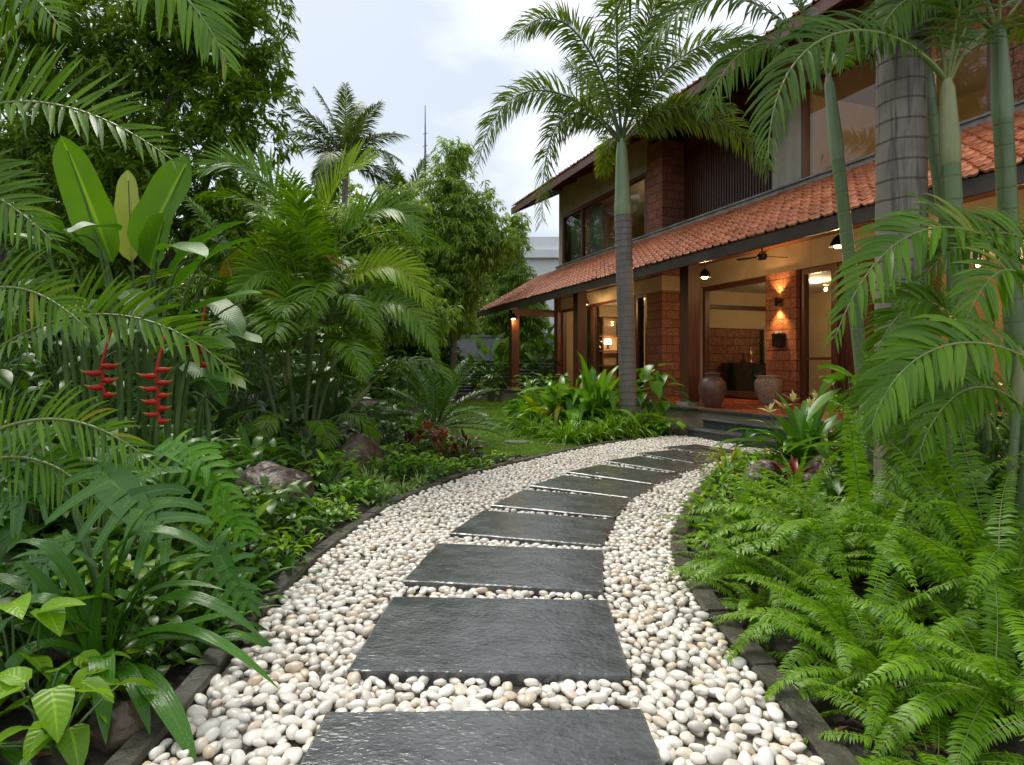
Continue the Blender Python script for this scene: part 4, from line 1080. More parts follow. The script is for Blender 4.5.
def canes_palm(name, label, cat, base, canes, fronds, leaf_m='areca', stem_m='cane', group=None, shaft_m='crownshaft_yellow', seed=0):
    """clumping palm: canes = [(foot dx,dy, top x,y,z rel, r)], every cane carries a crownshaft and its fronds"""
    rng = random.Random(seed); t = thing(name, label, cat, tuple(base), 0, group)
    for (dx, dy, tx, ty, tz, r) in canes:
        mb = trunk_mb([(dx, dy, 0), (dx+(tx-dx)*.25, dy+(ty-dy)*.25, tz*.5), (tx, ty, tz)], r, r*.8, .17); st = mb.build('cane', M[stem_m], t, True)
        ax = nrm(np.array([tx-dx, ty-dy, tz])*np.array([1, 1, 1.0])); sl = .28+5*r
        mb = MB(); p = np.array([tx, ty, tz]); ts = np.linspace(0, 1, 8)
        mb.tube(p+ax*(ts*sl)[:, None], r*np.interp(ts, [0, .1, .35, .8, 1], [.82, 1.1, 1.2, .8, .5]), 12); mb.build('crownshaft', M[shaft_m], st, True)
        topp = p+ax*sl
        a0 = rng.random()*6.28; nf = len(fronds)
        for k in range(nf):
            put('frond', fronds[k], t, tuple(topp-ax*.06*(nf-k)/nf), (0, 0, a0+k*2.4+rng.uniform(-.25, .25)), rng.uniform(.85, 1.1))
    return t

def tree_mesh(lobes, limbs, trunk, leaf, bark, per=10, clusters=500, L=.16, W=.045, droop=.8, seed=0, el=(-50, 40), segs=2, shell=.55, kind='lance'):
    """returns (trunk mesh with limbs, crown mesh of separate leaves in whorls)"""
    rng = np.random.default_rng(seed)
    tb = MB(); tb.tube(trunk[0], trunk[1], 10)
    lob = np.array([l[:3] for l in lobes], float); rad = np.array([l[3] for l in lobes], float)
    vol = rad**2; pr = vol/vol.sum()
    k = rng.choice(len(lobes), clusters, p=pr)
    u = nrm(rng.normal(0, 1, (clusters, 3))); rr = rng.uniform(shell, 1.05, clusters)*(1+.15*np.sin(u[:, 0]*5+k)*np.cos(u[:, 2]*4))
    P = lob[k]+u*(rad[k]*rr)[:, None]*np.array([1, 1, .85])
    for (a, b, r) in limbs:
        a = np.array(a, float); b = np.array(b, float); m = (a+b)/2+np.array([0, 0, -.12*np.linalg.norm(b-a)])+rng.normal(0, .08*np.linalg.norm(b-a), 3)
        tb.tube(bez([a, m, b], np.linspace(0, 1, 9)), np.linspace(r, r*.35, 9), 7)
    tw = rng.choice(clusters, min(clusters, 220), replace=False)
    for q in tw:
        c = lob[k[q]]; tb.tube(bez([c*.7+P[q]*.3, (c+P[q])/2+rng.normal(0, .1, 3), P[q]], np.linspace(0, 1, 4)), [.022, .016, .011, .006], 4, cap=False)
    cb = MB()
    N = clusters*per; base = np.repeat(P, per, 0)+rng.normal(0, .05, (N, 3)); out = np.repeat(u, per, 0)
    a = rng.uniform(0, 2*PI, N); e = np.radians(rng.uniform(*el, N))
    d = nrm(np.column_stack([np.cos(a)*np.cos(e), np.sin(a)*np.cos(e), np.sin(e)])+out*.5)
    up = np.array([0, 0, 1.0])+rng.normal(0, .35, (N, 3))
    l = L*rng.uniform(.6, 1.15, N)
    blades(cb, base, d, up, l, W*l/L, droop*rng.uniform(.4, 1.4, N), segs, kind, .2, 0, 3 if segs > 2 else 2)
    return tb, cb

def tree(name, label, cat, lobes, limbs, trunk, leaf, bark, group=None, **kw):
    tb, cb = tree_mesh(lobes, limbs, trunk, leaf, bark, **kw)
    t = thing(name, label, cat, tuple(np.asarray(trunk[0][0])), 0, group); off = -np.asarray(trunk[0][0], float)
    for nm, b, m in (('trunk', tb, bark), ('crown', cb, leaf)):
        b.v = [v+off for v in b.v]; b.build(nm, M[m], t, nm == 'trunk')
    return t

# ------------------------------------------------------------------ background trees
mx0 = -8.0
tree('mango_tree', 'large dark mango tree towering over the left side of the garden', 'tree',
     [(-8.6, 14.5, 8.6, 2.6), (-6.7, 14, 9.3, 1.75), (-6.2, 13.6, 6.6, 1.35), (-8.0, 14, 5.4, 1.9), (-10.6, 14.5, 6.3, 2.3), (-6.3, 14, 4.7, 1.1), (-11.2, 14, 9.6, 2.5), (-7.2, 14.6, 11.2, 2.0), (-9.5, 14, 3.6, 1.5), (-5.95, 14, 8.1, 1.0)],
     [((-8.3, 14.3, 3.2), (-6.4, 13.6, 6.8), .16), ((-8.4, 14.4, 3.4), (-8.9, 14.2, 8.4), .2), ((-8.3, 14.3, 2.8), (-10.6, 14.2, 6.6), .17), ((-7.6, 14, 4.6), (-6.1, 13.8, 4.9), .08), ((-8.7, 14.3, 6), (-6.9, 14, 9.4), .11), ((-8.8, 14.3, 6.5), (-10.9, 14, 9.8), .11), ((-9.4, 14.2, 4.6), (-9.6, 13.4, 3.9), .07)],
     ([(-8.2, 14.5, -.1), (-8.25, 14.45, 1.2), (-8.3, 14.4, 2.6), (-8.4, 14.4, 3.6)], [.36, .27, .25, .22]), 'mango', 'bark', clusters=4200, per=12, L=.30, W=.085, droop=.7, seed=4, shell=.25)
tree('shade_tree', 'dark broad tree at the far left edge behind the mango tree', 'tree',
     [(-16, 19, 6.5, 3.6), (-13, 20, 4.5, 2.6), (-19, 19, 9, 3.5), (-15, 20, 10, 3.2), (-12.2, 19, 8, 2.2)],
     [((-15.5, 19.5, 3), (-13, 20, 5), .15), ((-15.5, 19.5, 3), (-17, 19, 7), .2)],
     ([(-15.5, 19.5, -.1), (-15.5, 19.5, 1.5), (-15.5, 19.5, 3.4)], [.4, .3, .25]), 'mango', 'bark', clusters=1500, per=9, L=.34, W=.10, seed=6)
# slender pale trees beside the lawn
def pale_tree(label, x, y, h, lobes, seed, cl=900):
    lb = [(x+a, y+b, c, r) for a, b, c, r in lobes]
    tree('slender_tree', label, 'tree', lb, [((x, y, h*.3), (l[0], l[1], l[2]), .05) for l in lb],
         ([(x, y, 0), (x+.05, y, h*.3), (x-.05, y, h*.6), (x, y, h*.85)], [.14, .11, .08, .03]), 'light_tree', 'bark_pale', group='pale green trees beyond the lawn', clusters=cl, per=12, L=.32, W=.075, droop=1.0, seed=seed, el=(-60, 25), shell=.25)
pale_tree('tall pale green feathery tree left of the house, its tip beside the radio mast', -2.3, 24, 9.6, [(.1, 0, 9.6, .75), (-.1, 0, 8.4, 1.1), (.6, 0, 7.4, 1.3), (-1.2, 0, 6.9, 1.4), (.2, -.2, 6.0, 1.7), (-.9, .2, 4.6, 1.5), (1.5, 0, 6.3, 1.2), (-.2, 0, 3.5, 1.2), (-1.9, 0, 5.6, 1.2), (.3, 0, 4.6, 1.1)], 21, 2900)
pale_tree('pale green bushy tree close to the roof corner, lower than its neighbour', 0.1, 29.6, 7, [(.5, 0, 5.0, 1.0), (.9, 0, 3.6, 1.0), (.3, 0, 2.4, 1.1), (0, 0, 7.4, .8), (-.5, 0, 6.2, 1.1), (.2, 0, 5.6, 1.0), (-.2, 0, 4.6, 1.2), (.2, 0, 8.4, .6), (-.9, 0, 3.8, 1.1), (.6, 0, 3.4, .9)], 22, 1500)
pale_tree('pale green broad tree behind the areca palm clump', -4.6, 18.5, 6.2, [(0, 0, 5.6, 1.1), (.9, 0, 5.0, 1.1), (-.9, 0, 5.0, 1.2), (.3, 0, 4.0, 1.4), (1.3, 0, 3.8, 1.1), (-1.0, 0, 3.6, 1.2), (0, 0, 2.6, 1.2), (-1.8, 0, 5.2, 1.3), (-1.6, 0, 3.0, 1.3), (1.9, 0, 3.0, 1.0), (1.2, 0, 6.3, .8)], 23, 2600)
pale_tree('pale green tree filling the gap between the areca clump and the mango tree', -8.2, 20.5, 6.8, [(0, 0, 6.2, 1.5), (1.2, 0, 5.2, 1.5), (-1.4, 0, 5.2, 1.6), (.3, 0, 3.8, 1.7), (1.9, 0, 3.4, 1.4), (-1.6, 0, 3.2, 1.5), (.2, 0, 2.0, 1.4)], 24, 2200)
# trees on the side of the garden behind the viewer's back and to the right of it (seen in the panes from other steps)
# coconut palm
def crown_palm(name, label, base, h, lean, r0, r1, fr, n, leaf_shaft, seed, trunk_m, shaft=None, hang=()):
    rng = random.Random(seed); t = thing(name, label, 'palm tree', tuple(base))
    top = np.array([lean[0], lean[1], h])
    trunk_mb([(0, 0, -.1), (0, 0, h*.4), (lean[0]*.8, lean[1]*.8, h*.75), tuple(top)], r0, r1, .19 if r0 > .15 else .13, 18).build('trunk', M[trunk_m], t, True)
    if shaft:
        ts = np.linspace(0, 1, 10); mb = MB(); mb.tube(top+np.outer(ts*shaft, [0, 0, 1]), r1*np.interp(ts, [0, .06, .25, .8, 1], [1.0, 1.06, 1.0, .62, .4]), 18); mb.build('crownshaft', M['crownshaft'], t, True)
        top = top+np.array([0, 0, shaft])
    for k in range(n):
        put('frond', fr[k % len(fr)], t, tuple(top+np.array([0, 0, -.05-.12*(k/n)])), (0, 0, seed+k*2.399+rng.uniform(-.2, .2)), rng.uniform(.88, 1.08))
    return t, top
coco = [frond_mesh('coconut_frond', arc(e, 4.0, b), 84, 1.0, .085, [M['coconut'], M['rachis']], 62, 28, .14, .5, .1, .15, 2, .045, seed=30+e, cols=2) for e, b in ((85, 30), (75, 60), (62, 80), (45, 90), (28, 90), (5, 70))]
crown_palm('coconut_palm', 'grey green coconut palm far behind, its crown against the sky', at(340, 372, 32)*np.array([1, 1, 0]), 12.0, (.3, 0), .2, .14, coco, 20, None, 1.3, 'palm_trunk')
crown_palm('coconut_palm', 'small distant palm crown peeking out right of the coconut palm', at(402, 372, 36)*np.array([1, 1, 0]), 9.8, (.2, 0), .2, .14, coco, 14, None, 2.3, 'palm_trunk')

for k, (x, y, h) in enumerate([(-6.5, 40, 12), (-11.5, 38, 13), (-16.5, 39, 14), (-22, 37, 14), (-27, 33, 14), (-2.2, 41, 9.5)]):
    rr_ = np.random.default_rng(600+k); lb = [(x+rr_.uniform(-2, 2), y+rr_.uniform(-1, 1), h*z, 2.9*r) for z, r in ((.86, .6), (.72, .8), (.68, .8), (.55, .95), (.5, .95), (.36, .9), (.3, .9), (.2, .8))]
    tree('boundary_tree', 'tall hazy green tree standing beyond the boundary wall', 'tree', lb, [((x, y, h*.3), l[:3], .09) for l in lb[:5]],
         ([(x, y, -.1), (x+.1, y, h*.3), (x, y, h*.7)], [.3, .22, .1]), 'light_tree' if k % 2 else 'bush_mid', 'bark', group='tall trees beyond the boundary wall', clusters=1500, per=9, L=.55, W=.20, droop=.7, seed=620+k, shell=.45)
# hedge of shrubs in front of the fence: every shrub a thing
bushm = [leafy(70, .30, .12, 1.3, .75, 'ovate', 40+k, stems=5).mesh('shrub_leaves', [M['bush_mid'], M['stem_green']]) for k in range(3)]
bigm = [leafy(34, .75, .26, 1.9, .8, 'lance', 45+k, stems=4, el=(10, 70)).mesh('shrub_leaves', [M['bush_mid'], M['stem_green']]) for k in range(3)]
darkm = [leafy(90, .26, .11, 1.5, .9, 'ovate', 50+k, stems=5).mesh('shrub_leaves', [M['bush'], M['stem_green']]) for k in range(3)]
rs = random.Random(3)
def one_mesh(name, me, label, cat, x, y, sc=1.0, group=None, rz=None, z=None, rr=rs):
    o = put(name, me, None, (x, y, gz(x, y)-.02 if z is None else z), (0, 0, rr.uniform(0, 6.28) if rz is None else rz), sc)
    return tag(o, label, cat, group)
for k, (x, y, s) in enumerate([(-5.6, 27.2, 1.3), (-4.2, 27.4, 1.2), (-2.9, 27.0, 1.35), (-1.6, 27.3, 1.1), (2.2, 27.4, 1.4), (3.4, 27.6, 1.4), (-.4, 27.4, 1.25), (.9, 27.2, 1.3)]):
    one_mesh('hedge_shrub', bushm[k % 3] if k % 2 else darkm[k % 3], 'leafy green shrub in the row before the dark fence', 'shrub', x, y, s, 'shrubs along the far fence')
one_mesh('heliconia_bush', bigm[0], 'upright broad leaved bush just left of the porch corner post', 'shrub', -1.0, 26.4, 1.25)
one_mesh('heliconia_bush', bigm[1], 'upright broad leaved bush right of the porch corner post', 'shrub', 1.4, 26.6, 1.45)
one_mesh('heliconia_bush', bigm[2], 'broad leaved bush beside the corner of the house wall', 'shrub', 2.5, 27.2, 1.3)
one_mesh('umbrella_shrub', leafy(60, .34, .13, 1.35, .8, 'ovate', 61, stems=4, el=(-30, 20)).mesh('shrub_leaves', [M['lime'], M['stem_green']]), 'light green drooping shrub at the end of the lawn beside the porch post', 'shrub', -.8, 24.6, .85)
one_mesh('umbrella_shrub', bushm[1], 'round green shrub at the back edge of the lawn under the pale tree', 'shrub', -2.4, 24.2, 1.1)
one_mesh('umbrella_shrub', darkm[1], 'dark round shrub at the left edge of the lawn', 'shrub', -3.2, 20, 1.2)
one_mesh('umbrella_shrub', bushm[2], 'green shrub between the cycad and the pale tree trunk', 'shrub', -3.0, 16.4, 1.1)

# shrubs and dark undergrowth filling the left bed
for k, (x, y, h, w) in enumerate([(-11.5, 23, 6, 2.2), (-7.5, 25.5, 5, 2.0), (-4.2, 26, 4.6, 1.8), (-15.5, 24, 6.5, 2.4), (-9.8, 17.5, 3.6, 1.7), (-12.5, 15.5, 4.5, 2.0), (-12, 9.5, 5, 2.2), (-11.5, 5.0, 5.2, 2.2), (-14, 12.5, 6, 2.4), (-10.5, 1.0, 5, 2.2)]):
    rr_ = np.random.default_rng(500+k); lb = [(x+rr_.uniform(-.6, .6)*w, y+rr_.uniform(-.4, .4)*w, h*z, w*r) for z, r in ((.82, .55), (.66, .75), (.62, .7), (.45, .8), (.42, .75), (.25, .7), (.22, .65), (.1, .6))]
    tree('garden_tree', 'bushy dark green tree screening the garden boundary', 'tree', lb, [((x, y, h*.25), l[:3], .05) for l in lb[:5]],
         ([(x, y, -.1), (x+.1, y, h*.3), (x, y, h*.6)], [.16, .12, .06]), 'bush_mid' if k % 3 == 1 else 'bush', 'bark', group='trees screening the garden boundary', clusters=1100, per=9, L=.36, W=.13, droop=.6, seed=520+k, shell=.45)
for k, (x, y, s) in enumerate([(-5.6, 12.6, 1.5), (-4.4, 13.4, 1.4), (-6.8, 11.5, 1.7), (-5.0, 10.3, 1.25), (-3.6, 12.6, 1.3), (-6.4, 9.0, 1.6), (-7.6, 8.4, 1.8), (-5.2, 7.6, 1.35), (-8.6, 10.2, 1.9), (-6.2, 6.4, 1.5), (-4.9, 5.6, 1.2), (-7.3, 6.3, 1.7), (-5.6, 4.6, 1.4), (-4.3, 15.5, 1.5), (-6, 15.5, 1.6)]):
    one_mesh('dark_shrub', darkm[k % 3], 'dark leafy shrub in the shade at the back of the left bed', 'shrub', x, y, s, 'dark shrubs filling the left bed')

# ------------------------------------------------------------------ palms
AR = [M['areca'], M['rachis']]
ar = {}
for e, b in ((84, 40), (72, 75), (58, 95), (40, 100), (20, 85)):
    ar[e] = frond_mesh('areca_frond', arc(e, 1.9, b), 40, .52, .044, AR, 62, 30, .22, .55, .38, .05, 4, .012, seed=e)
ar_br = frond_mesh('areca_frond', arc(80, 1.8, 30), 40, .55, .046, [M['areca_bright'], M['rachis']], 48, 24, .25, .25, .35, .05, 4, .012, seed=91)
ar_ye = frond_mesh('areca_frond', arc(50, 1.3, 110), 34, .40, .03, [M['areca_yellow'], M['rachis_yellow']], 62, 30, .3, .8, .2, .1, 4, .012, seed=92)
low = frond_mesh('areca_frond', arc(48, 1.0, 120), 34, .34, .026, AR, 66, 30, .25, .6, .25, .05, 3, .008, seed=93)
# clump behind the boulders
rp_ = random.Random(8)
can = []
for k in range(9):
    a = k*.7+.3; r = .12+.16*(k % 3)/2; h = [1.9, 1.3, 2.1, .9, 1.6, 2.0, 1.1, 1.7, .7][k]
    can.append((r*math.cos(a), r*math.sin(a), r*math.cos(a)*3.2, r*math.sin(a)*2.4, h, .032))
pa = canes_palm('areca_palm', 'dense areca palm clump with yellowish canes and arching fronds behind the boulders', 'palm', (-3.15, 9.3, .12), can,
                [ar[84], ar[72], ar[58], ar[40], ar[58]], seed=5)
def add_frond(par, me, p, rz, s=1.0):
    q = np.array(p)-np.array(par.location); return put('frond', me, par, tuple(q), (0, 0, rz), s)
AB = [M['areca_bright'], M['rachis_yellow']]
KW = dict(segs=4, petiole=.16, rad=.012)
for q_, (pts, m_, L_) in enumerate([([(318, 262), (322, 215), (335, 165), (372, 160)], AB, .62), ([(310, 262), (290, 200), (250, 140), (202, 172)], AR, .60), ([(322, 265), (350, 225), (390, 180), (420, 232)], AR, .58), ([(330, 300), (365, 265), (400, 245), (428, 305)], AB, .5), ([(335, 330), (370, 295), (415, 285), (434, 350)], AR, .5), ([(300, 290), (280, 265), (255, 262), (235, 300)], AR, .42), ([(305, 330), (300, 290), (280, 285), (262, 330)], AR, .42)]):
    P_ = [at(*p_, 9.1-.25*k_-.1*q_)-np.array(pa.location) for k_, p_ in enumerate(pts)]
    o = put('frond', frond_mesh('areca_frond', [p_-P_[0] for p_ in P_], 40, L_, .05, m_, 58, 24, roll=1.2 if q_ == 0 else .95, droop=.22, lift=.3, seed=800+q_, **KW), pa, tuple(P_[0]))
    if q_ == 0: o['label'] = 'bright yellow green upright frond'
add_frond(pa, ar_ye, at(272, 255, 8.7), 2.7, .9)['label'] = 'withered yellow frond'
add_frond(pa, ar_ye, at(300, 262, 8.6), .2, .7)['label'] = 'withered yellow frond'
for p, a, e, s in ((at(300, 255, 9.2), 2.9, 72, 1.15), (at(330, 258, 9.2), .15, 58, 1.15), (at(345, 300, 8.9), -.1, 58, 1.0), (at(345, 330, 8.7), -.35, 40, .95), (at(270, 330, 8.7), -1.9, 40, .8), (at(300, 330, 8.5), -1.4, 58, .8), (at(325, 350, 8.5), -.9, 40, .8), (at(270, 370, 8.4), 3.6, 58, .7), (at(300, 290, 8.7), -1.6, 72, .9)):
    add_frond(pa, ar[e], p, a, s)
for p, a, s in ((at(285, 420, 8.3), -1.7, 1.0), (at(310, 425, 8.3), -.9, .9), (at(330, 420, 8.3), -.4, 1.0), (at(275, 415, 8.3), 3.7, .9)):
    add_frond(pa, low, p, a, s)

def custom(par, name, pts, pairs, L, W, m=None, **kw):
    """a frond with its own course, in world points"""
    P = [np.array(p, float)-np.array(par.location) for p in pts]
    me = frond_mesh(name, [p-P[0] for p in P], pairs, L, W, m or AR, **kw)
    return put('frond', me, par, tuple(P[0]))
# palm at the left edge, fronds reaching into the picture
lp_ = canes_palm('areca_palm', 'areca palm at the left edge with long arching fronds hanging into the garden', 'palm', (-3.7, 3.7, .1),
                 [(-.1, 0, -.15, .1, 2.6, .045), (.1, .15, .0, .3, 2.2, .04), (-.05, -.2, -.1, -.3, 1.5, .035)], [ar[84]], seed=2)
BR = [M['areca_bright'], M['rachis_yellow']]
custom(lp_, 'areca_frond', [at(-90, 170, 3.4), at(-40, 80, 3.4), at(70, 82, 3.3), at(172, 160, 3.2)], 42, 0.414, 0.032, AR, roll=1.2, a0=72, a1=26, droop=0.10, lift=.5, segs=5, petiole=.1, seed=101)
custom(lp_, 'areca_frond', [at(-70, 150, 3.0), at(-40, 190, 3.0), at(-10, 180, 3.0), at(52, 240, 2.9)], 30, 0.340, 0.029, AR, roll=1.2, a0=70, a1=26, droop=0.20, lift=.3, segs=4, petiole=.1, seed=102)
custom(lp_, 'areca_frond', [at(60, -120, 3.0), at(100, -60, 3.0), at(190, -30, 3.0), at(226, 62, 2.9)], 38, 0.400, 0.033, AR, roll=1.2, a0=60, a1=22, droop=0.24, lift=.2, segs=5, petiole=.1, seed=103)
custom(lp_, 'areca_frond', [at(-80, 430, 3.6), at(0, 310, 3.5), at(130, 270, 3.4), at(236, 375, 3.3)], 42, 0.340, 0.033, AR, roll=1.2, a0=72, a1=28, droop=0.15, lift=.45, segs=5, petiole=.15, seed=104)
custom(lp_, 'areca_frond', [at(-70, 470, 3.0), at(10, 410, 3.0), at(80, 395, 2.95), at(160, 470, 2.9)], 34, 0.244, 0.023, AR, roll=1.2, a0=70, a1=28, droop=0.24, lift=.3, segs=4, petiole=.15, seed=105)
custom(lp_, 'areca_frond', [at(-80, 320, 3.2), at(-20, 280, 3.2), at(30, 270, 3.1), at(88, 330, 3.0)], 32, 0.303, 0.027, AR, roll=1.2, a0=70, a1=28, droop=0.20, lift=.3, segs=4, petiole=.15, seed=106)
custom(lp_, 'areca_frond', [at(-60, -30, 3.5), at(-20, -40, 3.5), at(20, -30, 3.4), at(62, 30, 3.3)], 30, 0.340, 0.029, AR, roll=1.2, a0=66, a1=28, droop=0.20, lift=.3, segs=4, petiole=.12, seed=107)
custom(lp_, 'areca_frond', [at(-90, 500, 3.2), at(-10, 440, 3.1), at(60, 440, 3.0), at(110, 520, 3.0)], 30, 0.266, 0.025, AR, roll=1.2, a0=70, a1=28, droop=0.24, lift=.3, segs=4, petiole=.15, seed=108)

# foxtail palm in front of the porch
FX = [M['foxtail'], M['rachis_dark']]
fxl = ([0, .1, .4, .8, 1], [.5, .85, 1, .85, .5])
fx = {e: frond_mesh('foxtail_frond', arc(e, 2.9, b), 150, .52, .042, FX, 66, 40, .14, .45, .0, 1.3, 3, .03, lp=fxl, seed=200+e, fold=.3) for e, b in ((80, 45), (66, 70), (50, 85), (36, 100), (18, 95))}
fb = np.array([2.33, 12.8, .1])
t = thing('foxtail_palm', 'foxtail palm with grey ringed trunk and bushy fronds standing before the porch', 'palm tree', tuple(fb))
trunk_mb([(.08, 0, -.1), (.06, 0, 1.4), (0, 0, 2.7), (-.04, 0, 4.42)], .18, .17, .13, 22, .06).build('trunk', M['foxtail_trunk'], t, True)
ts = np.linspace(0, 1, 12); mb = MB(); mb.tube(np.array([-.04, 0, 4.42])+np.outer(ts*1.58, [-.02, 0, 1]), np.interp(ts, [0, .03, .12, .3, .8, 1], [.17, .19, .172, .155, .12, .075]), 18); mb.build('crownshaft', M['crownshaft'], t, True)
ftop = np.array([-.07, 0, 5.92])
FK = dict(a0=64, a1=40, droop=.5, lift=0, plum=1.9, segs=3, petiole=.12, rad=.028, lp=fxl, fold=.3, rns=6)
for k, (pts, n_) in enumerate([([(621, 140), (603, 60), (565, -22), (510, 40)], 150), ([(621, 140), (585, 92), (500, 48), (478, 165)], 150), ([(621, 143), (590, 105), (540, 78), (542, 222)], 130), ([(622, 140), (648, 80), (690, 30), (752, 40)], 150), ([(622, 143), (655, 105), (725, 90), (768, 172)], 140), ([(622, 138), (612, 60), (625, -20), (600, -70)], 140), ([(622, 138), (638, 60), (680, -10), (725, -40)], 140)]):
    Ys = [12.78, 12.6-.12*k, 12.4-.2*(k % 3), 12.2-.25*(k % 3)]
    P_ = [at(*q, Y_)-fb for q, Y_ in zip(pts, Ys)]
    o = put('frond', frond_mesh('foxtail_frond', [q-P_[0] for q in P_], n_+30, .56, .036, FX, seed=700+k, **FK), t, tuple(P_[0]))
for a, e, s in ((2.3, 80, .95), (.6, 66, 1.0), (5.0, 80, 1.0), (1.6, 50, .9), (5.6, 50, .9)):
    put('frond', fx[e], t, tuple(ftop+np.array([math.cos(a)*.04, math.sin(a)*.04, -.1+.002*e])), (0, 0, a), s)

# thick royal palm on the right
ry = [frond_mesh('royal_frond', arc(e, 3.2, b), 60, .62, .045, [M['palm_dark'], M['rachis']], 66, 34, .12, .5, .1, .5, 3, .035, seed=230+e) for e, b in ((82, 50), (66, 70), (48, 80), (30, 90))]
crown_palm('royal_palm', 'thick grey ringed royal palm trunk on the right before the porch', (2.98, 4.75, .1), 3.95, (.0, 0), .185, .165, ry, 14, None, 1.7, 'palm_trunk', 1.9)

# slender green caned palms on the right
SL = [M['palm_dark'], M['rachis']]
sl = {e: frond_mesh('slender_frond', arc(e, 1.9, b), 40, .5, .036, SL, 62, 28, .2, .5, .35, .05, 4, .014, seed=260+e) for e, b in ((84, 35), (68, 70), (48, 90))}
t = thing('slender_palm', 'clump of slender ringed green palm canes in front of the right porch', 'palm', (3.45, 5.0, .1))
def cane(p0, p1, r, shaft, petioles, m='crownshaft'):
    p0, p1 = np.array(p0)-np.array(t.location), np.array(p1)-np.array(t.location)
    st = trunk_mb([p0, p0*.6+p1*.4+np.array([0, 0, .0]), p1], r*1.05, r*.95, .17, 14, .05).build('cane', M['cane'], t, True)
    ax = nrm(p1-p0); tt = np.linspace(0, 1, 10); mb = MB()
    mb.tube(p1+np.outer(tt*shaft, ax), r*np.interp(tt, [0, .04, .3, .75, .92, 1], [.95, 1.05, 1.05, .8, .75, .4]), 14); mb.build('crownshaft', M[m], st, True)
    tp = p1+ax*shaft*.9
    for a, e, s in petioles: put('frond', sl[e], t, tuple(tp), (0, 0, a), s)
    return tp+np.array(t.location)
g0 = lambda px, py, Y: at(px, py, Y)
c1 = cane((3.25, 5.5, .1), at(838, 160, 5.5), .055, .75, [(2.2, 84, .8), (1.0, 68, .8)])
c2 = cane((3.35, 4.55, .1), at(951, 165, 4.5), .064, .62, [(1.4, 84, .9), (.5, 68, .9), (5.6, 84, .8), (4.6, 84, .7)], 'crownshaft_yellow')
c3 = cane((3.9, 5.0, .1), at(928, 100, 5.0), .062, .6, [(2.6, 84, .7), (1.2, 68, .8)])
c4 = cane((4.05, 4.9, .1), at(1003, 120, 4.8), .070, .72, [(2.5, 84, .9), (.3, 68, .9), (4.2, 84, .8)])
custom(t, 'slender_frond', [at(947, 82, 4.5), at(890, 0, 4.4), at(770, 10, 4.3), at(768, 158, 4.2)], 44, .50, .036, SL, roll=.85, a0=66, a1=28, droop=.75, lift=.3, segs=5, petiole=.16, rad=.018, seed=271)
custom(t, 'slender_frond', [at(822, 90, 5.5), at(800, 0, 5.4), at(700, -50, 5.3), at(640, 60, 5.2)], 40, .5, .034, SL, roll=.85, a0=62, a1=26, droop=.8, lift=.2, segs=4, petiole=.2, rad=.014, seed=272)
custom(t, 'slender_frond', [at(822, 90, 5.5), at(790, 30, 5.4), at(740, 20, 5.3), at(705, 110, 5.1)], 38, .45, .032, SL, roll=.85, a0=60, a1=26, droop=.8, lift=.2, segs=4, petiole=.25, rad=.014, seed=273)
custom(t, 'slender_frond', [at(1000, 40, 4.8), at(960, -10, 4.7), at(900, -40, 4.6), at(868, 60, 4.5)], 34, .42, .032, SL, roll=.85, a0=60, a1=26, droop=.8, lift=.2, segs=4, petiole=.3, rad=.014, seed=274)

# areca palm low on the right with broad wet leaflets
ra = canes_palm('areca_palm', 'lush areca palm on the right edge with broad wet fronds over the ferns', 'palm', (3.15, 3.95, .12),
                [(.0, 0, .15, .1, 1.0, .03), (.15, .1, .4, .25, 1.2, .03), (-.1, .15, -.15, .3, .7, .028)], [], seed=12)
B2 = dict(segs=5, petiole=.18, rad=.011)
custom(ra, 'areca_frond', [at(1060, 300, 3.7), at(985, 205, 3.6), at(890, 190, 3.5), at(836, 335, 3.4)], 36, 0.377, 0.041, AR, roll=.85, a0=62, a1=26, droop=0.46, lift=.35, seed=301, **B2)
custom(ra, 'areca_frond', [at(1075, 400, 3.2), at(1010, 320, 3.1), at(905, 320, 3.0), at(872, 425, 2.9)], 34, 0.340, 0.041, AR, roll=.85, a0=62, a1=28, droop=0.50, lift=.3, seed=302, **B2)
custom(ra, 'areca_frond', [at(1100, 330, 3.9), at(1050, 215, 3.8), at(980, 210, 3.7), at(925, 275, 3.6)], 36, 0.363, 0.035, AR, roll=.85, a0=62, a1=28, droop=0.43, lift=.35, seed=303, **B2)
custom(ra, 'areca_frond', [at(1000, 440, 4.0), at(960, 350, 3.9), at(890, 350, 3.8), at(846, 430, 3.7)], 34, 0.340, 0.035, AR, roll=.85, a0=62, a1=28, droop=0.50, lift=.3, seed=304, **B2)
custom(ra, 'areca_frond', [at(1050, 380, 3.5), at(1040, 260, 3.4), at(1000, 230, 3.3), at(962, 330, 3.2)], 34, 0.340, 0.035, AR, roll=.85, a0=62, a1=28, droop=0.43, lift=.3, seed=305, **B2)
custom(ra, 'areca_frond', [at(1040, 430, 3.5), at(1000, 370, 3.4), at(950, 370, 3.3), at(920, 450, 3.2)], 30, 0.303, 0.033, AR, roll=.85, a0=62, a1=28, droop=0.50, lift=.3, seed=306, **B2)
custom(ra, 'areca_frond', [at(990, 440, 3.9), at(980, 340, 3.9), at(955, 290, 3.8), at(895, 300, 3.7)], 34, 0.363, 0.035, AR, roll=.85, a0=62, a1=28, droop=0.43, lift=.3, seed=307, **B2)

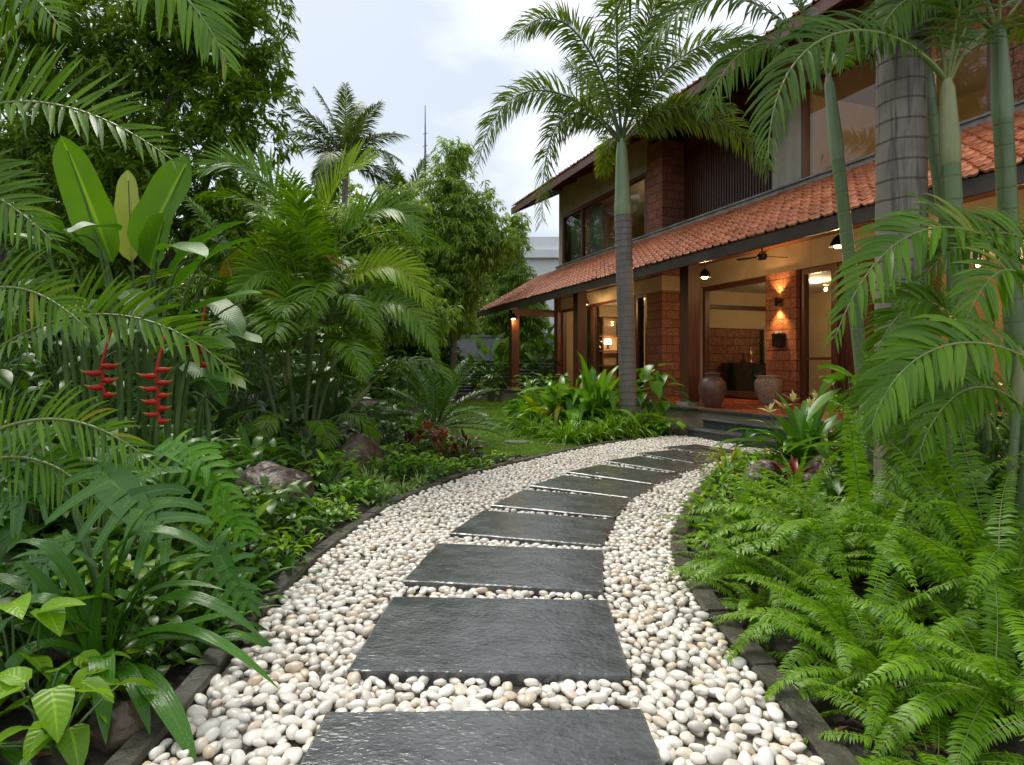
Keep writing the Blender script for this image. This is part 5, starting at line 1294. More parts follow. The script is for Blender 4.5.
custom(ra, 'areca_frond', [at(985, 400, 4.3), at(955, 285, 4.25), at(905, 270, 4.2), at(868, 372, 4.1)], 36, .36, .036, AR, roll=.9, a0=62, a1=28, droop=.35, lift=.3, seed=308, **B2)
custom(ra, 'areca_frond', [at(970, 450, 4.1), at(945, 370, 4.1), at(905, 345, 4.05), at(872, 440, 4.0)], 34, .34, .036, AR, roll=.9, a0=62, a1=28, droop=.35, lift=.3, seed=309, **B2)
custom(ra, 'areca_frond', [at(1010, 430, 4.2), at(960, 390, 4.2), at(915, 380, 4.15), at(893, 480, 4.1)], 34, .34, .036, AR, roll=.9, a0=62, a1=28, droop=.35, lift=.3, seed=310, **B2)
# cycad beside the lawn
cy = [frond_mesh('cycad_frond', arc(e, 1.35, b), 60, .19, .018, [M['cycad'], M['rachis_dark']], 64, 40, .1, .1, .35, .03, 2, .012, lp=([0, .15, .5, .85, 1], [.4, .9, 1, .7, .3]), seed=310+e, cols=2) for e, b in ((78, 40), (60, 50), (42, 55), (25, 45), (8, 30))]
t = thing('cycad', 'dark green cycad rosette with stiff feathery fronds beside the lawn', 'cycad', (-1.35, 11.0, .08))
mb = MB(); mb.lathe([(.0, -.1), (.20, 0), (.21, .2), (.15, .32), (0, .36)], 16); mb.build('trunk', M['bark'], t, True)
for k in range(34):
    put('frond', cy[(k*5//34)], t, (math.cos(k*2.4)*.06, math.sin(k*2.4)*.06, .34-.004*k), (0, 0, k*2.4), rs.uniform(.88, 1.1))

# ------------------------------------------------------------------ heliconia with banana-like leaves and red hanging flowers
t = thing('heliconia', 'tall heliconia clump with paddle leaves and hanging red flowers in the left bed', 'heliconia', (-3.1, 5.2, .15))
hl = np.array(t.location)
def paddle(p0, p1, W, m, sag=.1, foot=None, up=None, seed=0, kind='banana', wave=.05, stalk=True):
    p0, p1 = np.array(p0), np.array(p1); d = p1-p0; L = np.linalg.norm(d); mb = MB(); rng = np.random.default_rng(seed)
    dd = nrm(d)+np.array([0, 0, sag]); u = np.array(up if up is not None else (0, -1.0, .35))
    blades(mb, [p0-hl], dd, u, L*1.02, W, sag*1.0, 16, kind, .28, 0, 3, wave, rng)
    lf = mb.build('leaf', M[m], t, True)
    if stalk:
        f = np.array(foot if foot is not None else (p0[0]*.8+(-3.1)*.2, p0[1]+.1, .1)); mb = MB()
        mb.tube(bez([f-hl, (f*.4+p0*.6)-hl+np.array([0, 0, .2]), p0-hl, p0-hl+nrm(d)*L*.9+np.array([0, 0, .002])], np.linspace(0, 1, 14)), np.linspace(.022, .005, 14), 7); mb.build('stalk', M['stem_green'], lf, True)
paddle(at(112, 262, 5.2), at(62, 138, 5.0), .36, 'banana', .12, seed=1, wave=.05)
paddle(at(140, 258, 5.1), at(190, 158, 5.0), .40, 'banana', .10, seed=2, wave=.06)
paddle(at(132, 262, 5.5), at(128, 172, 5.5), .26, 'banana_pale', .0, seed=3)
paddle(at(150, 268, 5.0), at(166, 215, 4.8), .30, 'banana', .1, seed=4)
paddle(at(112, 255, 5.3), at(84, 190, 5.3), .22, 'banana_pale', .0, seed=5)
for k, (a, b, W, m, sg) in enumerate([((170, 272), (245, 222), .20, 'heliconia', .25), ((175, 290), (252, 238), .22, 'heliconia', .3), ((180, 318), (262, 296), .18, 'heliconia', .2), ((150, 355), (236, 352), .20, 'heliconia', .3), ((90, 250), (20, 215), .22, 'heliconia', .2), ((80, 262), (5, 235), .20, 'heliconia', .25), ((60, 232), (15, 205), .18, 'heliconia', .2), ((200, 345), (262, 345), .17, 'heliconia', .3), ((180, 365), (222, 418), .20, 'heliconia', .5), ((100, 300), (60, 345), .2, 'heliconia', .5), ((125, 290), (150, 350), .2, 'heliconia', .4), ((205, 300), (240, 345), .2, 'heliconia', .4), ((160, 250), (205, 262), .2, 'heliconia', .3), ((70, 285), (20, 290), .2, 'heliconia', .3), ((140, 330), (100, 362), .18, 'heliconia', .4), ((190, 385), (246, 392), .16, 'heliconia', .4), ((120, 230), (70, 236), .2, 'heliconia', .3)]):
    Y = 4.9+.35*math.sin(k*1.9); paddle(at(*a, Y), at(*b, Y-.35), W*1.05, m, sg, up=(0, -.35, 1), seed=20+k)
for k in range(9):
    x, y = -3.1+rs.uniform(-.55, .6), 5.2+rs.uniform(-.4, .4); mb = MB(); h = rs.uniform(1.2, 2.0)
    mb.tube([(x+3.1, y-5.2, -.1), (x+3.1+rs.uniform(-.05, .05), y-5.2, h*.5), (x+3.1+rs.uniform(-.15, .15), y-5.2, h)], [.026, .022, .012], 7); mb.build('stalk', M['stem_green'], t, True)
def hanging(px, py0, py1, Y, n, label):
    a, b = at(px, py0, Y), at(px+3, py1, Y)
    mb = MB(); top = a+np.array([-.02, .15, .25]); zz = []
    for k in range(n+1): zz.append(a+(b-a)*k/n+np.array([(-1)**k*.008, 0, 0])-hl)
    mb.tube([top-hl]+zz, .009, 6); fl = mb.build('flower', M['bract'], t, True); fl['label'] = label
    S = abs(b[2]-a[2])/n
    for k in range(n):
        sx = (-1)**k; o = a+(b-a)*(k+.5)/n-hl; L = S*3.1*(1-.35*k/n); br = MB()
        u = np.linspace(0, 1, 9); r = S*.46*np.interp(u, [0, .12, .35, .65, .85, 1], [.35, .9, 1, .62, .25, .02])
        c = o+np.column_stack([sx*u*L, -.02*u, L*(-.05*np.sin(u*PI)+.16*u**3)])
        br.tube(c, r, 10); V = br.v[0].reshape(9, 10, 3); br.uv[0] = np.column_stack([np.zeros(90), np.repeat(u, 10)]) if len(br.uv[0]) == 90 else br.uv[0]
        br.build('bract', M['bract'], fl, True)
hanging(156, 366, 424, 4.3, 9, 'big bright red hanging flower with yellow green tips')
hanging(101, 362, 398, 4.5, 5, 'red hanging flower half hidden by leaves')
hanging(198, 338, 368, 4.7, 5, 'small red hanging flower on the right')

# ------------------------------------------------------------------ boulders
rock('boulder', 'wet brown boulder beside the left kerb, the nearer of two, under hanging leaves', 'boulder', (-2.22, 5.72, .06), (.80, .66, .56), 1, .4)
rock('boulder', 'rounded grey brown boulder under the areca palm, farther along the left bed', 'boulder', (-1.95, 7.85, .04), (.90, .70, .62), 2, 1.2)
rock('boulder', 'small reddish rock among leaves at the right kerb beside the red bromeliad', 'boulder_red', (2.55, 6.35, .12), (.50, .40, .42), 3, .5)
rock('boulder', 'reddish brown boulder behind the red bromeliad under the lily leaves', 'boulder_red', (3.45, 6.75, .10), (.70, .5, .42), 4, 1.0)
rock('boulder', 'flat reddish rock between the bromeliad and the ferns', 'boulder_red', (2.95, 6.05, .10), (.50, .40, .34), 5, 2.0)
rock('edge_stone', 'dark rough stone at the bottom left corner beside the kerb', 'boulder', (-1.47, 2.33, .02), (.22, .20, .17), 6, .3)
rock('edge_stone', 'small grey stone among brown leaves left of the strap leaved lily', 'boulder', (-2.05, 2.75, .12), (.30, .24, .22), 7, .8)
for k, (x, y, s) in enumerate([(.12, 11.3, .5), (.55, 12.2, .46), (.22, 13.2, .44), (.75, 10.95, .36), (.5, 14.3, .42)]):
    rng_s = np.random.default_rng(k); a = np.linspace(0, 2*PI, 11, endpoint=False); r = s*.5*rng_s.uniform(.85, 1.1, 11)
    mb = MB(); pl = np.column_stack([r*np.cos(a)*1.1, r*np.sin(a)*.8]); mb.prism(pl, -.05, .022, top=pl*.96)
    tag(mb.build('stepping_stone', M['stepping'], None, False, (x, y, .025)), 'flat pale stepping stone set in the lawn', 'stepping stone', 'stepping stones across the lawn')

# ------------------------------------------------------------------ split leaved philodendrons
def split_leaf(par, p0, p1, W, m, up=(.05, -.8, .62), n=7, sag=.38, seed=0, foot=None):
    rng = np.random.default_rng(seed); o = np.array(par.location); p0, p1 = np.array(p0)-o, np.array(p1)-o
    d = p1-p0; L = np.linalg.norm(d); d = nrm(d); up = np.array(up, float); sd = nrm(np.cross(d, up)); nn = np.cross(sd, d)
    mb = MB(); blades(mb, [p0], d+.25*sag*nn, nn, L*.98, W*.34, sag*.55, 8, 'heart', .12, 0, 3)
    s = np.linspace(.03, .84, n); mid = p0+np.outer(s*L, d)+np.outer(.25*sag*s*L*.8-.30*sag*s**2.2*L, nn)
    ang = np.radians(np.interp(s, [0, .2, .5, .9], [138, 92, 62, 30])); ll = W*.58*np.interp(s, [0, .15, .4, .9], [.66, .95, 1, .72])
    for sg in (-1, 1):
        a = ang+rng.normal(0, .07, n); D = d[None]*np.cos(a)[:, None]+sg*sd[None]*np.sin(a)[:, None]+nn[None]*rng.uniform(.02, .18, (n, 1))
        blades(mb, mid+nn*.002*sg+np.outer(np.arange(n)*.0012, nn), D, nn[None]+rng.normal(0, .10, (n, 3)), ll*rng.uniform(.88, 1.1, n), L/n*.86*np.interp(s, [0, .5, .9], [1, 1, .8]), sag*rng.uniform(.7, 1.6, n), 7, 'finger', .10, 0, 3)
    lf = mb.build('leaf', M[m], par, True)
    if foot is not None:
        f = np.array(foot)-o; mb = MB(); mb.tube(bez([f, f*.5+p0*.5+np.array([0, 0, .18]), p0-d*.05+np.array([0, 0, .03]), p0+d*L*.5], np.linspace(0, 1, 12)), np.linspace(.014, .006, 12), 7); mb.build('petiole', M['stem_green'], lf, True)
ph = thing('split_leaf_philodendron', 'big glossy dark philodendron with deeply split leaves in the left foreground', 'philodendron', (-1.95, 3.0, .12))
F = (-1.95, 3.0, .1)
split_leaf(ph, at(100, 470, 2.95), at(180, 545, 2.65), .52, 'monstera', seed=1, foot=F)
split_leaf(ph, at(60, 470, 3.1), at(-20, 520, 2.9), .42, 'monstera', seed=2, foot=F)
split_leaf(ph, at(215, 545, 3.1), at(250, 612, 2.95), .26, 'monstera', seed=4, foot=(-1.7, 3.2, .1))
split_leaf(ph, at(70, 540, 2.8), at(20, 590, 2.6), .34, 'monstera', seed=5, foot=F)
split_leaf(ph, at(40, 430, 3.3), at(10, 480, 3.0), .38, 'monstera', seed=6, foot=F)
ph2 = thing('split_leaf_philodendron', 'lighter green split leaved philodendron behind the big dark one below the red flower', 'philodendron', (-2.1, 3.9, .13))
F2 = (-2.15, 3.9, .1)
split_leaf(ph2, at(165, 445, 3.8), at(215, 470, 3.5), .36, 'monstera_bright', seed=11, foot=F2)
split_leaf(ph2, at(190, 465, 3.7), at(232, 495, 3.5), .30, 'monstera_bright', seed=12, foot=F2)
split_leaf(ph2, at(150, 470, 3.9), at(125, 500, 3.7), .28, 'monstera_bright', seed=13, foot=F2)
split_leaf(ph2, at(215, 500, 3.9), at(250, 540, 3.7), .28, 'monstera_bright', seed=14, foot=F2)

# ------------------------------------------------------------------ strap leaved lilies in the left foreground, leaf by leaf
def strap_plant(label, loc, leaves, m='strap'):
    t = thing('crinum_lily', label, 'lily', loc); o = np.array(loc)
    for k, (a, c, e, W) in enumerate(leaves):
        a, c, e = (np.array(q, float)-o for q in (a, c, e)); t_ = np.linspace(0, 1, 13); P = bez([a, c, e], t_); T = nrm(np.gradient(P, axis=0))
        up = np.array([0, -.25, 1.0]); S_ = nrm(np.cross(T, up)); N_ = np.cross(S_, T); w = W*.5*prof('strap', t_)
        V = np.stack([P-S_*w[:, None]*.95+N_*(w*.3)[:, None], P, P+S_*w[:, None]*.95+N_*(w*.3)[:, None]], 1)
        UV = np.stack([np.broadcast_to(np.array([-1., 0, 1]), (13, 3)), np.repeat(t_[:, None], 3, 1)], -1)
        mb = MB(); mb.add(V, [(i*3+j, i*3+j+1, i*3+j+4, i*3+j+3) for i in range(12) for j in range(2)], uv=UV); mb.build('leaf', M[m], t, True)
b0 = np.array((-1.72, 2.62, .1))
spec = [((92, 672), (115, 560), (212, 555), .075), ((95, 675), (150, 540), (265, 640), .07), ((95, 678), (150, 590), (260, 670), .065), ((88, 672), (60, 545), (-20, 640), .07), ((90, 672), (90, 480), (206, 548), .075),
        ((92, 680), (100, 610), (106, 745), .085), ((100, 680), (150, 650), (198, 770), .085), ((85, 678), (20, 600), (-10, 720), .075), ((90, 672), (140, 620), (235, 645), .06), ((86, 670), (55, 590), (20, 560), .06), ((98, 676), (170, 620), (245, 612), .055), ((84, 676), (40, 620), (0, 625), .07), ((96, 676), (140, 560), (178, 560), .06), ((90, 680), (60, 640), (45, 720), .07),
        ((92, 672), (110, 500), (175, 500), .055), ((88, 672), (70, 520), (10, 545), .055), ((95, 676), (165, 575), (280, 690), .05), ((93, 680), (130, 640), (150, 735), .065), ((90, 674), (120, 560), (225, 590), .05), ((86, 676), (30, 560), (-30, 580), .06)]
lv = []
for k, (a, c, e, W) in enumerate(spec):
    Ya = 2.6; Ye = 2.6-.45*max(0, (e[1]-600)/170); lv.append((b0+np.array([.03*math.cos(k), .03*math.sin(k), 0]), at(*c, (Ya+Ye)/2), at(*e, Ye), W*1.1))
strap_plant('glossy dark strap leaved lily arching over the kerb in the left foreground', tuple(b0), lv)
rs2 = random.Random(21)
def random_strap(label, x, y, n, L, W, m='strap', name='crinum_lily', cat='lily', group=None, el=(25, 80), droop=.6, seed=0):
    o = tuft(n, L, W, el, droop, 'strap', 8, .28, seed, .05, .02).build(name, M[m], None, True, (x, y, gz(x, y)-.02), 0); return tag(o, label, cat, group)
random_strap('dark strap leaved lily at the left edge behind the foreground lily', -2.35, 2.75, 16, .75, .07, seed=1)
random_strap('dark strap leaved lily under the split leaves at the left edge', -2.5, 3.5, 16, .7, .07, seed=2)
random_strap('small dark strap lily beside the kerb between the two philodendrons', -1.62, 3.55, 12, .42, .05, seed=3)
for k, (x, y, n, L, W) in enumerate([(-1.55, 2.95, 16, .46, .045), (-2.1, 3.0, 18, .6, .055), (-1.95, 2.2, 16, .5, .05), (-1.5, 4.1, 14, .38, .04), (-2.6, 3.0, 16, .7, .06)]):
    random_strap('narrow dark strap leaved lily filling the shade under the left foreground plants', x, y, n, L, W, group='dark strap lilies of the left foreground', seed=40+k)
for k, (x, y, s_) in enumerate([(-1.75, 2.95, .7), (-2.2, 2.45, .8), (-1.55, 3.25, .6), (-1.9, 3.3, .8), (-1.62, 2.75, .5), (-2.4, 3.9, 1.0), (-1.75, 3.9, .7)]):
    one_mesh('dark_ground_shrub', leafy(40, .22, .10, .42, .32, 'ovate', 196+k, .5, 5, .2, 6, (-10, 55)).mesh('cover_leaves', [M['bush'], M['stem_green']]), 'low dark leafy plant at the foot of the left foreground plants', 'plant', x, y, s_, 'low dark plants of the left foreground')
# syngonium
def arrow(label, loc, L, n, r, h, m, seed, name='arrowhead_plant', cat='plant', kind='heart', W=.62, group=None, el=(-25, 35), stems=4):
    o = leafy(n, L, L*W, h, r, kind, seed, .45, 6, .22, stems, el).build(name, [M[m], M['stem_green']], None, True, loc, seed); return tag(o, label, cat, group)
arrow('bright green arrowhead leaves in the bottom left corner', (-1.58, 2.14, .08), .19, 18, .24, .24, 'lime', 71)
arrow('bright green arrowhead plant below the left edge lily', (-1.95, 2.45, .1), .21, 16, .26, .40, 'lime', 72)
arrow('small bright arrowhead plant at the foot of the foreground lily', (-1.62, 2.45, .07), .13, 9, .16, .2, 'lime', 73)

# ------------------------------------------------------------------ ground cover along the left kerb
def left_edge(Y, off):
    i = np.argmin(abs(LEFT[:, 1]-Y)); a, b = LEFT[max(i-1, 0)], LEFT[min(i+1, len(LEFT)-1)]; T = nrm(b-a); return LEFT[i, 0]-T[1]*off, LEFT[i, 1]+T[0]*off
gc = [leafy(46, .17, .075, .30, .30, 'lance', 80+k, .5, 5, .2, 6, (0, 60)).mesh('cover_leaves', [M['lime'], M['stem_green']]) for k in range(3)]
gm = [leafy(40, .20, .085, .34, .30, 'ovate', 84+k, .5, 5, .2, 6, (-10, 55)).mesh('cover_leaves', [M['bush_mid'], M['stem_green']]) for k in range(3)]
gp = [tuft(60, .34, .016, (20, 80), .8, 'grass', 6, .3, 88+k, .04).mesh('spider_leaves', M['spider']) for k in range(3)]
gl = [tuft(70, .50, .030, (25, 85), .75, 'grass', 6, .3, 92+k, .06).mesh('liriope_leaves', M['liriope']) for k in range(4)]
gd = [leafy(40, .22, .10, .42, .32, 'ovate', 96+k, .5, 5, .2, 6, (-10, 55)).mesh('cover_leaves', [M['bush'], M['stem_green']]) for k in range(3)]
Yk = 3.3; k = 0; rk = random.Random(5)
while Yk < 9.0:
    for off in (.19, .45, .72, 1.0):
        x, y = left_edge(Yk+rk.uniform(-.12, .12), off+rk.uniform(-.08, .08))
        if math.hypot(x+2.22, y-5.72) < .5 or math.hypot(x+1.95, y-7.85) < .5: continue
        s = rk.uniform(.75, 1.15)*(1.0 if off > .5 else .75)*(.72 if Yk > 8 else 1)
        if 5.6 < y < 7.6 and off < .8 and rk.random() < .65: one_mesh('spider_plant', gp[k % 3], 'striped spider plant tuft spilling towards the left kerb', 'spider plant', x, y, s*1.05, 'spider plants along the left kerb')
        elif rk.random() < .55: one_mesh('ground_cover_plant', gc[k % 3], 'bright green narrow leaved ground cover along the left kerb', 'ground cover', x, y, s, 'light ground cover along the left kerb')
        else: one_mesh('ground_cover_plant', gm[k % 3], 'mid green broad leaved ground cover along the left kerb', 'ground cover', x, y, s*.9, 'broad ground cover along the left kerb')
        k += 1
    Yk += .34
for k, (x, y, m, s) in enumerate([(-.95, 8.75, 'croton', .8), (-1.2, 9.1, 'croton', .9), (-.65, 8.65, 'croton_dark', .8), (-1.45, 8.55, 'croton_dark', .7)]):
    o = leafy(44, .20, .07, .46, .26, 'lance', 110+k, .4, 5, .2, 4, (15, 75)).build('croton', [M[m], M['stem_green']], None, True, (x, y, gz(x, y)), k)
    o.scale = (s, s, s); tag(o, ['orange red croton in front of the cycad', 'tall orange croton just right of the farther boulder', 'dark red croton nearest the path before the cycad', 'dark red croton between the farther boulder and the orange ones'][k], 'croton')
for k, (x, y, L, n, m, lb) in enumerate([(-2.35, 8.9, .55, 22, 'lily', 'broad leaved rosette between the areca canes and the farther boulder'), (-1.55, 9.6, .6, 20, 'lily', 'broad leaved rosette behind the orange crotons'), (-2.9, 6.9, .6, 22, 'heliconia', 'broad leaved rosette between the two boulders'), (-3.2, 7.8, .6, 20, 'heliconia', 'broad leaved rosette left of the farther boulder'), (-2.6, 4.9, .5, 20, 'heliconia', 'leafy rosette in front of the heliconia stems'), (-2.3, 4.5, .42, 18, 'bush_mid', 'leafy rosette left of the nearer boulder'), (-3.9, 6.6, .7, 20, 'bush_mid', 'large leaved rosette behind the heliconia'), (-2.75, 4.75, 1.0, 22, 'heliconia', 'tall leafy rosette right of the red heliconia flowers'), (-3.35, 4.6, 1.1, 26, 'heliconia', 'tall leafy rosette below the red heliconia flowers'), (-3.9, 4.9, 1.2, 24, 'heliconia', 'tall leafy rosette left of the red heliconia flowers')]):
    o = tuft(n, L, L*.24, (20, 80), .55, 'lance', 8, .25, 120+k, .06, .02).build('ginger_rosette', M[m], None, True, (x, y, gz(x, y)), k); tag(o, lb, 'plant')
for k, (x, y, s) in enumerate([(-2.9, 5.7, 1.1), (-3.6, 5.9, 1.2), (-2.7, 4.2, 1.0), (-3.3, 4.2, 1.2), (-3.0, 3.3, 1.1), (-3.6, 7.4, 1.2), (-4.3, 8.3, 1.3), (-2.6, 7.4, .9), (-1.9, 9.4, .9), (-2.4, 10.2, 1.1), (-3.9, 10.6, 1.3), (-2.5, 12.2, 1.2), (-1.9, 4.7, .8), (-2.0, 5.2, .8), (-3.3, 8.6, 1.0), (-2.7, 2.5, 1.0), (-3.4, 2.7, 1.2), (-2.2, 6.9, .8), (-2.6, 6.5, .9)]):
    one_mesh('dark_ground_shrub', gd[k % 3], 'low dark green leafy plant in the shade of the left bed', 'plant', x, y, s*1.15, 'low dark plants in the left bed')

# ------------------------------------------------------------------ bed around the foxtail palm
for k, (x, y) in enumerate([(.55, 11.9), (.95, 11.6), (1.35, 11.5), (1.7, 11.75), (2.05, 11.95), (2.2, 12.2), (2.5, 12.45), (1.9, 12.1), (.75, 12.4), (1.15, 12.1), (1.55, 12.15), (2.45, 12.25), (2.75, 12.55), (.5, 12.9), (1.9, 12.4), (2.3, 12.7), (.85, 13.0), (1.3, 12.7), (1.0, 11.25), (2.9, 12.9), (.35, 12.4)]):
    one_mesh('liriope', gl[k % 4], 'tuft of light green grassy liriope at the foot of the foxtail palm', 'liriope', x, y, rs2.uniform(1.15, 1.5), 'liriope tufts around the foxtail palm')
gg = [tuft(80, 1.6, .22, (28, 86), .8, 'lance', 8, .22, 130+k, .22, .015).mesh('ginger_leaves', M['ginger']) for k in range(3)]
for k, (x, y, s, lb) in enumerate([(1.05, 13.2, 1.0, 'tall light green shell ginger with some yellow leaves left of the foxtail trunk'), (1.75, 13.3, 1.08, 'tall shell ginger just behind the foxtail trunk'), (.65, 13.9, .85, 'lower shell ginger at the lawn side of the palm bed'), (1.4, 14.1, 1.0, 'shell ginger nearest the porch behind the palm bed')]):
    one_mesh('shell_ginger', gg[k % 3], lb, 'ginger plant', x, y, s)
arrow('large leaved philodendron right of the foxtail trunk against the porch post', (3.05, 13.2, .1), .46, 36, .6, 1.35, 'bush_mid', 141, 'philodendron', 'philodendron', 'heart', .62, None, (-45, 20), 5)
arrow('pale green caladium beside the dark mulch at the porch steps', (3.1, 12.35, .06), .24, 26, .32, .34, 'lime', 142, 'caladium', 'caladium', 'heart', .6)
arrow('leafy caladium at the foot of the foxtail trunk', (2.75, 12.45, .06), .26, 26, .35, .42, 'lime', 143, 'caladium', 'caladium', 'heart', .6)
arrow('dark leafy shrub hidden behind the shell ginger along the porch plinth', (.9, 15.2, .05), .30, 60, .8, 1.2, 'bush_mid', 144, 'shrub', 'shrub', 'ovate', .4)
arrow('leafy shrub at the far end of the palm bed beside the porch plinth', (.6, 17.6, .05), .30, 60, .8, 1.1, 'bush_mid', 145, 'shrub', 'shrub', 'ovate', .4)

# ------------------------------------------------------------------ right bed
FE = [M['fern'], M['rachis']]
flp = ([0, .08, .4, .75, 1], [.5, .9, 1, .66, .10])
fern = []
for q, (e, b, L) in enumerate(((84, 35, 1.0), (72, 70, 1.0), (62, 95, 1.05), (50, 105, 1.0), (38, 85, .9), (24, 75, .85), (70, 60, 1.15), (55, 115, .95))):
    fern.append(frond_mesh('fern_frond', arc(e, L, b, .07*(-1)**q), 62, .078, .0205, FE, 86, 62, .08, .50, .12, .12, 2, .004, 'leaflet', .15, flp, 400+q, 3, .01, 4, .5))
fern_dead = frond_mesh('fern_frond', arc(22, .75, 75, .08), 46, .07, .016, [M['litter_leaf'], M['litter_leaf']], 80, 55, .10, .9, .0, .3, 2, .004, 'leaflet', .3, flp, 499, 3, .12, 4, .5)
def boston(label, x, y, n, s, seed, lo=0):
    rr = random.Random(seed); t = thing('boston_fern', label, 'fern', (x, y, gz(x, y)))
    for k in range(n):
        q = rr.choice([0, 1, 6, 2, 1, 2, 3, 7, 4, 3, 5, 4] if not lo else [1, 2, 3, 7, 4, 5, 3, 4, 5])
        a = k*2.399+rr.uniform(-.3, .3)
        put('frond', fern[q], t, (math.cos(a)*rr.uniform(.01, .09), math.sin(a)*rr.uniform(.01, .09), 0), (rr.uniform(-.35, .35), rr.uniform(-.15, .15), a), s*rr.uniform(.8, 1.12))
    for k in range(2): put('frond', fern_dead, t, (0, 0, 0), (0, 0, rr.uniform(0, 6.28)), s)['label'] = 'withered brown frond'
    return t
boston('boston fern at the bend of the right kerb, farthest left of the fern bank', 1.72, 4.75, 32, 0.72, 1)
boston('boston fern hanging over the right kerb beside the third slab', 1.62, 3.75, 35, 0.80, 2)
boston('boston fern leaning over the right kerb beside the second slab', 1.68, 3.05, 34, 0.84, 3)
boston('tall upright boston fern in the middle of the fern bank', 2.25, 3.95, 35, 1.22, 4)
boston('tall boston fern at the right edge below the areca fronds', 2.75, 3.55, 35, 1.35, 5)
boston('large boston fern in the bottom right corner', 1.93, 2.42, 34, 0.86, 6, 1)
boston('boston fern at the right edge of the photo just above the corner fern', 2.35, 2.95, 34, 1.10, 7)
boston('boston fern behind the bank near the flat reddish rock', 2.35, 5.2, 30, 0.85, 8)
boston('boston fern in front of the royal palm trunk', 2.95, 4.35, 30, 1.25, 9)
boston('boston fern spilling over the right kerb between the first and second slab', 1.55, 2.62, 30, .80, 11, 1)
boston('small boston fern on the right kerb beside the fourth slab', 1.44, 4.25, 24, .50, 12, 1)
boston('small boston fern on the right kerb beside the third slab', 1.38, 3.42, 24, .55, 13, 1)
boston('low boston fern nearest the viewer on the right', 1.44, 2.12, 22, 0.62, 10, 1)
# lily, variegated plant, bromeliad
o = tuft(40, 1.05, .13, (30, 82), .5, 'strap', 10, .25, 151, .08, .02).build('broad_lily', M['lily'], None, True, (3.5, 7.35, .22)); tag(o, 'dark glossy broad strap leaved lily in front of the porch steps', 'lily')
o = tuft(28, .85, .115, (30, 80), .55, 'strap', 10, .25, 152, .08, .02).build('broad_lily', M['lily'], None, True, (4.2, 7.1, .2)); tag(o, 'dark broad strap leaved lily right of the first, near the royal palm', 'lily')
o = tuft(30, .42, .075, (20, 78), .5, 'lance', 8, .22, 153, .06).build('variegated_dracaena', M['varieg'], None, True, (2.78, 7.95, .15)); tag(o, 'yellow edged variegated plant at the right kerb near the last slabs', 'plant')
o = tuft(22, .34, .07, (20, 78), .5, 'lance', 8, .22, 154, .06).build('variegated_dracaena', M['varieg'], None, True, (2.45, 7.1, .13)); tag(o, 'smaller yellow edged plant at the right kerb before the bromeliad', 'plant')
o = tuft(40, .34, .05, (10, 60), .35, 'lance', 7, .3, 155, .04).build('bromeliad', M['bromeliad'], None, True, (2.85, 6.25, .24)); tag(o, 'dark red bromeliad among the reddish rocks', 'bromeliad')
o = tuft(30, .26, .04, (15, 80), .35, 'lance', 7, .3, 156, .04).build('bromeliad', M['bromeliad'], None, True, (3.1, 6.1, .26)); tag(o, 'smaller dark red bromeliad right of the first on the rocks', 'bromeliad')
t = thing('ginger_flower', 'pale cream ginger buds rising behind the broad lily leaves', 'flower', (3.75, 7.9, .15))
for k, (dx, dy, h) in enumerate([(-.3, 0, .72), (-.12, .1, .80), (.05, 0, .74), (.2, .1, .82), (-.42, .1, .66), (.34, 0, .7)]):
    mb = MB(); mb.tube([(dx*.4, dy, -.1), (dx*.8, dy, h*.6), (dx, dy, h)], .008, 5); s_ = mb.build('stalk', M['stem_green'], t, True)
    o = tuft(8, .17, .05, (20, 85), .25, 'lance', 5, .3, 160+k, .01).build('bud', M['bud'], s_, True, (dx, dy, h))
def right_edge(Y, off):
    i = np.argmin(abs(RIGHT[:, 1]-Y)); a, b = RIGHT[max(i-1, 0)], RIGHT[min(i+1, len(RIGHT)-1)]; T = nrm(b-a); return RIGHT[i, 0]+T[1]*off, RIGHT[i, 1]-T[0]*off
Yk = 4.7; k = 0
while Yk < 8.6:
    for off in (.30, .60, .95):
        x, y = right_edge(Yk+rk.uniform(-.1, .1), off+rk.uniform(-.06, .06)); s = rk.uniform(.7, 1.0)*(.8 if off < .5 else 1)
        if rk.random() < .6: one_mesh('ground_cover_plant', gc[k % 3], 'bright green leafy ground cover along the right kerb', 'ground cover', x, y, s*1.05, 'light ground cover along the right kerb')
        else: one_mesh('ground_cover_plant', gm[k % 3], 'mid green ground cover along the right kerb', 'ground cover', x, y, s*.9, 'broad ground cover along the right kerb')
        k += 1
    Yk += .38
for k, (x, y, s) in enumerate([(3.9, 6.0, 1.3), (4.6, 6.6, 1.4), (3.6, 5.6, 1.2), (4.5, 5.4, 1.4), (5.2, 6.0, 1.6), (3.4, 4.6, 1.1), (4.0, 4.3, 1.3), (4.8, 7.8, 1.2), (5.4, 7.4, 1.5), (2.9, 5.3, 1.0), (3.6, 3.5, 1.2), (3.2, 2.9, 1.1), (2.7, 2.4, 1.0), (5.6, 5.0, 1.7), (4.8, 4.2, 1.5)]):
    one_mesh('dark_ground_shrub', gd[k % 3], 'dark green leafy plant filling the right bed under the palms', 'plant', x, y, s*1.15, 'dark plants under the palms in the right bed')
arrow('dark glossy philodendron between the royal palm and the right areca', (3.55, 4.7, .15), .40, 34, .6, 1.15, 'bush', 171, 'philodendron', 'philodendron', 'heart', .55, None, (-45, 15), 5)
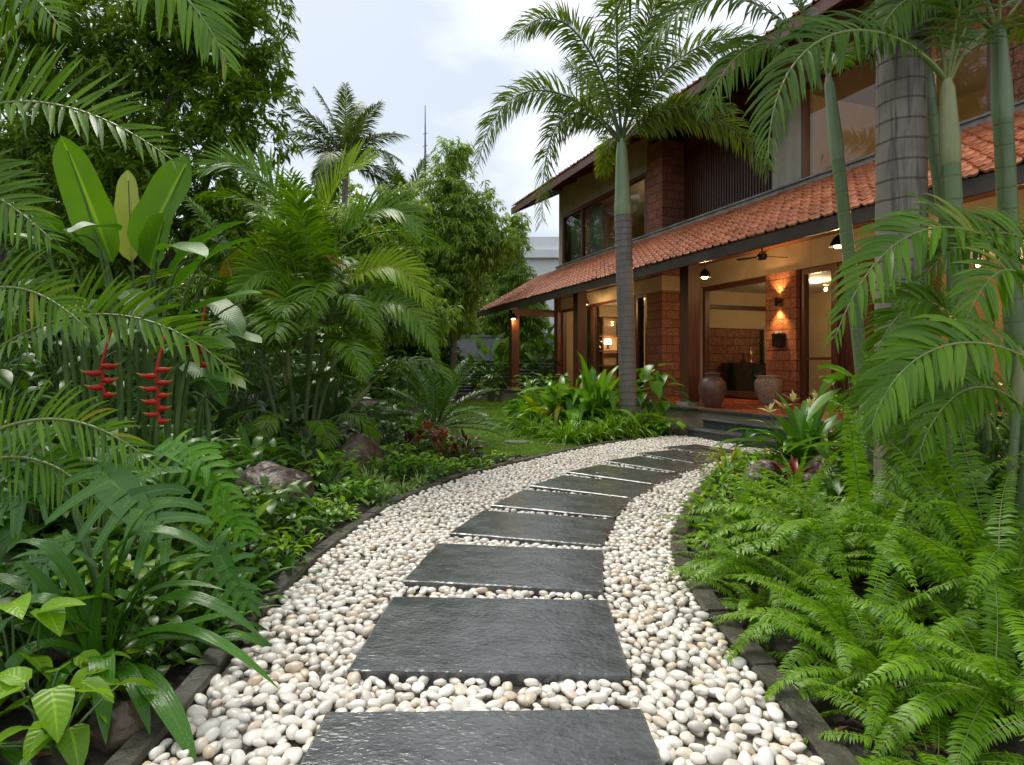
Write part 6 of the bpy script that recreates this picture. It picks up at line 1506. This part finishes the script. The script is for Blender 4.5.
arrow('tall leafy philodendron left of the royal palm trunk beside the porch', (3.3, 5.9, .15), .45, 30, .5, 1.25, 'bush_mid', 172, 'philodendron', 'philodendron', 'lance', .42, None, (-40, 40), 5)
for k, (x, y, s) in enumerate([(6.2, 6.4, 1.1), (6.0, 4.6, 1.2), (5.6, 3.2, 1.2), (4.9, 2.2, 1.1)]):
    one_mesh('dark_shrub', darkm[k % 3], 'dark shrub at the right end of the porch behind the palms', 'shrub', x, y, s, 'dark shrubs along the right porch')

# ------------------------------------------------------------------ lawn grass and fallen leaves
rl = np.random.default_rng(77); n = 60000
p = np.column_stack([rl.uniform(-2.9, 1.6, n), 9.6+16*rl.uniform(0, 1, n)**1.5]); p = p[inside(p, LAWN)]; n = len(p)
a = rl.uniform(0, 2*PI, n); e = rl.uniform(.7, 1.5, n); mb = MB()
d = np.column_stack([np.cos(a)*np.cos(e), np.sin(a)*np.cos(e), np.sin(e)])
hgt = rl.uniform(.03, .065, n)*(1+.3*np.sin(p[:, 0]*3)*np.cos(p[:, 1]*2.3))
blades(mb, np.column_stack([p, np.full(n, .02)]), d, np.array([0, 0, 1.0])+rl.normal(0, .3, (n, 3)), hgt, .007*(1+.05*p[:, 1]), .4, 2, 'grass', 0, 0, 2)
tag(mb.build('grass', M['lawn']), 'short mown green grass of the lawn', 'grass', kind='stuff')
n = 9000
p = np.column_stack([rl.uniform(-4.5, 4.5, n), rl.uniform(1.8, 13, n)]); ok = ~inside(p, PATH) & ~inside(p, LAWN) & (pdist(p, np.vstack([PATH, PATH[:1]])) > .16); p = p[ok]; n = len(p)
a = rl.uniform(0, 2*PI, n); mb = MB(); z = bed_height(p)+rl.uniform(.008, .03, n)
blades(mb, np.column_stack([p, z]), np.column_stack([np.cos(a), np.sin(a), rl.normal(0, .2, n)]), np.array([0, 0, 1.0])+rl.normal(0, .3, (n, 3)), rl.uniform(.05, .14, n), rl.uniform(.02, .045, n), .1, 3, 'lance', .3, 0, 3)
tag(mb.build('leaf_litter', M['litter_leaf']), 'brown fallen leaves lying on the soil of the beds', 'fallen leaves', kind='stuff')
